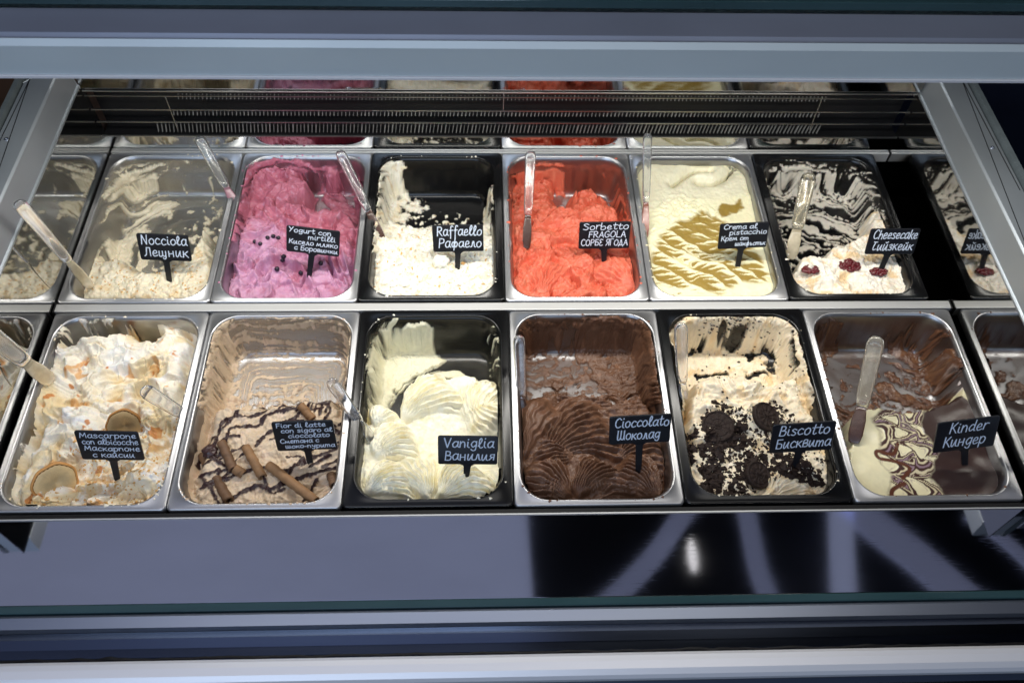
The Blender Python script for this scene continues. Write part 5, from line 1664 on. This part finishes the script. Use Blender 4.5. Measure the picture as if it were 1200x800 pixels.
def card_tag(ice, corners, base, lines, label, lean=20, lift=0.0, seed=0, sink=.006):
    """chalk tag: card and spike in one leaning plane through the spike's foot"""
    b = ice.hit(*base)
    a = R(lean)
    up = np.array([0, math.sin(a), math.cos(a)])
    nr = np.array([0, -math.cos(a), math.sin(a)])
    ex = np.array([1, 0, 0])
    pts = []
    for u, v in corners:
        d = CM @ np.array([(u - 600) / F_PX, -(v - 400) / F_PX, -1.0])
        t_ = ((b - CC) @ nr) / (d @ nr)
        p = CC + d * t_ - b
        pts.append(np.array([p @ ex, p @ up]))
    tl, tr, br, bl = pts
    c = sum(pts) / 4
    xa = (tr + br - tl - bl) / 2
    ya = (tl + tr - bl - br) / 2
    w, h = np.hypot(*xa), np.hypot(*ya)
    ang = math.atan2(xa[1], xa[0]) * .5 + (math.atan2(ya[1], ya[0]) - math.pi / 2) * .5
    t = tag(empty('flavour_tag', tuple(b)), label, 'tag', 'handwritten flavour tags')
    ca, sa = math.cos(ang), math.sin(ang)

    def W(x, y, z=0):
        X, Y = c[0] + x * ca - y * sa, c[1] + x * sa + y * ca
        return tuple(b + ex * X + up * Y + nr * z)
    th = .0014
    # card
    L = rrect(w / 2, h / 2, .0035, 5, 2)
    n = len(L)
    vs = [W(x, y, -th) for x, y in L] + [W(x, y, th * .7) for x, y in L] + [W(x * (1 - .0006 / w * 2), y * (1 - .0006 / h * 2), th) for x, y in L]
    fs = [tuple(range(n))[::-1], tuple(range(2 * n, 3 * n))]
    for j in (0, n):
        fs += [(j + i, j + (i + 1) % n, j + n + (i + 1) % n, j + n + i) for i in range(n)]
    mesh('card', vs, fs, M_tag, t)
    # spike from the card's lower edge to the foot, with flared shoulders
    foot = np.array([0, 0]) - c
    foot = np.array([foot[0] * ca + foot[1] * sa, -foot[0] * sa + foot[1] * ca])
    top = np.array([foot[0] * .35, -h / 2 - .0003])
    dd = foot - top
    L_ = np.hypot(*dd)
    dd /= L_
    ft = foot + dd * sink * 2
    sdv = np.array([-dd[1], dd[0]])
    sw = .0052
    pr = [(top, sw * 1.9), (top + dd * .0018, sw * 1.25), (top + dd * .004, sw), (foot, sw * .85), (ft, sw * .3)]
    vs, fs = [], []
    for z in (-th * .9, th * .9):
        for p, k in pr:
            for s_ in (1, -1):
                q = p + sdv * k * s_
                if p is top: q[1] = -h / 2 - .0003
                vs.append(W(q[0], q[1], z))
    m_ = len(pr) * 2
    for i in range(len(pr) - 1):
        fs += [(2 * i, 2 * i + 2, 2 * i + 3, 2 * i + 1), (m_ + 2 * i, m_ + 2 * i + 1, m_ + 2 * i + 3, m_ + 2 * i + 2),
               (2 * i, m_ + 2 * i, m_ + 2 * i + 2, 2 * i + 2), (2 * i + 1, 2 * i + 3, m_ + 2 * i + 3, m_ + 2 * i + 1)]
    fs += [(0, 1, m_ + 1, m_), (m_ - 2, 2 * m_ - 2, 2 * m_ - 1, m_ - 1)]
    mesh('spike', vs, fs, M_tag, t)
    vs, fs = lettering(lines, w, h, random.Random(seed))
    mesh('lettering', [W(x, y, th + z) for x, y, z in vs], fs, M_chalk, t)


I = ICE
card_tag(I['nocciola'], [(159, 273), (220, 276), (225, 306), (166, 304)], (199, 330), [('Nocciola', .02, 1), ('Лещник', .04, .95)], 'black tag reading Nocciola on the beige hazelnut gelato', seed=1)
card_tag(I['yogurt'], [(336.5, 264), (399, 271), (397, 299), (335, 295.5)], (363, 322), [('Yogurt con', .0, 1), ('mirtilli', .36, 1), ('Кисело мляко', .0, 1), ('с Боровинки', .10, 1)], 'black tag with four chalk lines on the pink yogurt gelato', seed=2)
card_tag(I['raffaello'], [(506, 264), (566, 263), (567, 294), (508, 295)], (537, 314), [('Raffaello', .04, 1), ('Рафаело', .06, .95)], 'black tag with two chalk lines on the white coconut gelato', seed=3)
card_tag(I['sorbetto'], [(679, 260), (739, 260), (737, 291), (678, 291)], (707, 306), [('Sorbetto', .02, .96), ('FRAGOLA', .14, .9), ('СОРБЕ ЯГОДА', .0, 1)], 'black tag with strawberry lettering on the orange red sorbet', seed=4)
card_tag(I['crema'], [(844, 262), (901, 260.5), (898, 290), (841, 291)], (865, 312), [('Crema al', .03, 1), ('pistacchio', .16, 1), ('Крем от', .0, .85), ('шамфъстък', .3, 1)], 'black tag reading Crema al pistacchio on the green swirled gelato', seed=5)
card_tag(I['cheesecake'], [(1021, 268), (1079, 268), (1070, 297.5), (1013, 297.5)], (1032, 318), [('Cheesecake', .03, 1), ('Чийзкейк', .05, .93)], 'black tag reading Cheesecake beside dark red berry spots', seed=6)
card_tag(I['mascarpone'], [(87, 505), (162, 505), (169, 538), (97, 538)], (137, 560), [('Mascarpone', .02, .95), ('con albicocche', .03, .98), ('Маскарпоне', .04, .98), ('с кайсии', .14, .9)], 'black tag reading Mascarpone on the white and golden gelato', seed=7)
card_tag(I['fior'], [(319, 495.5), (390, 491), (395, 524), (325, 529)], (363, 542), [('Fior di latte', .02, 1), ('con sigaro al', .08, .98), ('cioccolato', .18, 1), ('Сметана с', .03, .86), ('шоко-пурита', .10, 1)], 'slightly tilted black tag with five chalk lines among the wafer rolls', seed=8)
card_tag(I['vaniglia'], [(513.5, 510.5), (583.5, 511), (583, 543.5), (513, 543)], (548, 556), [('Vaniglia', .05, .92), ('Ванилия', .06, .95)], 'black tag reading Vaniglia on the white vanilla gelato', seed=9)
card_tag(I['cioccolato'], [(714, 487), (785, 486), (786, 518), (714, 519)], (748, 550), [('Cioccolato', .04, .98), ('Шоколад', .08, .8)], 'black tag reading Cioccolato on the brown chocolate gelato', seed=10)
card_tag(I['biscotto'], [(905, 496), (978, 495), (975, 528), (903, 528)], (932, 545), [('Biscotto', .06, .9), ('Бисквита', .04, .96)], 'black tag reading Biscotto on the gelato with black cookies', seed=11)
card_tag(I['kinder'], [(1098, 493), (1168, 490), (1166, 524), (1095, 527)], (1130, 545), [('Kinder', .16, .78), ('Киндер', .10, .8)], 'black tag reading Kinder on the dark marbled gelato at the right', seed=12)
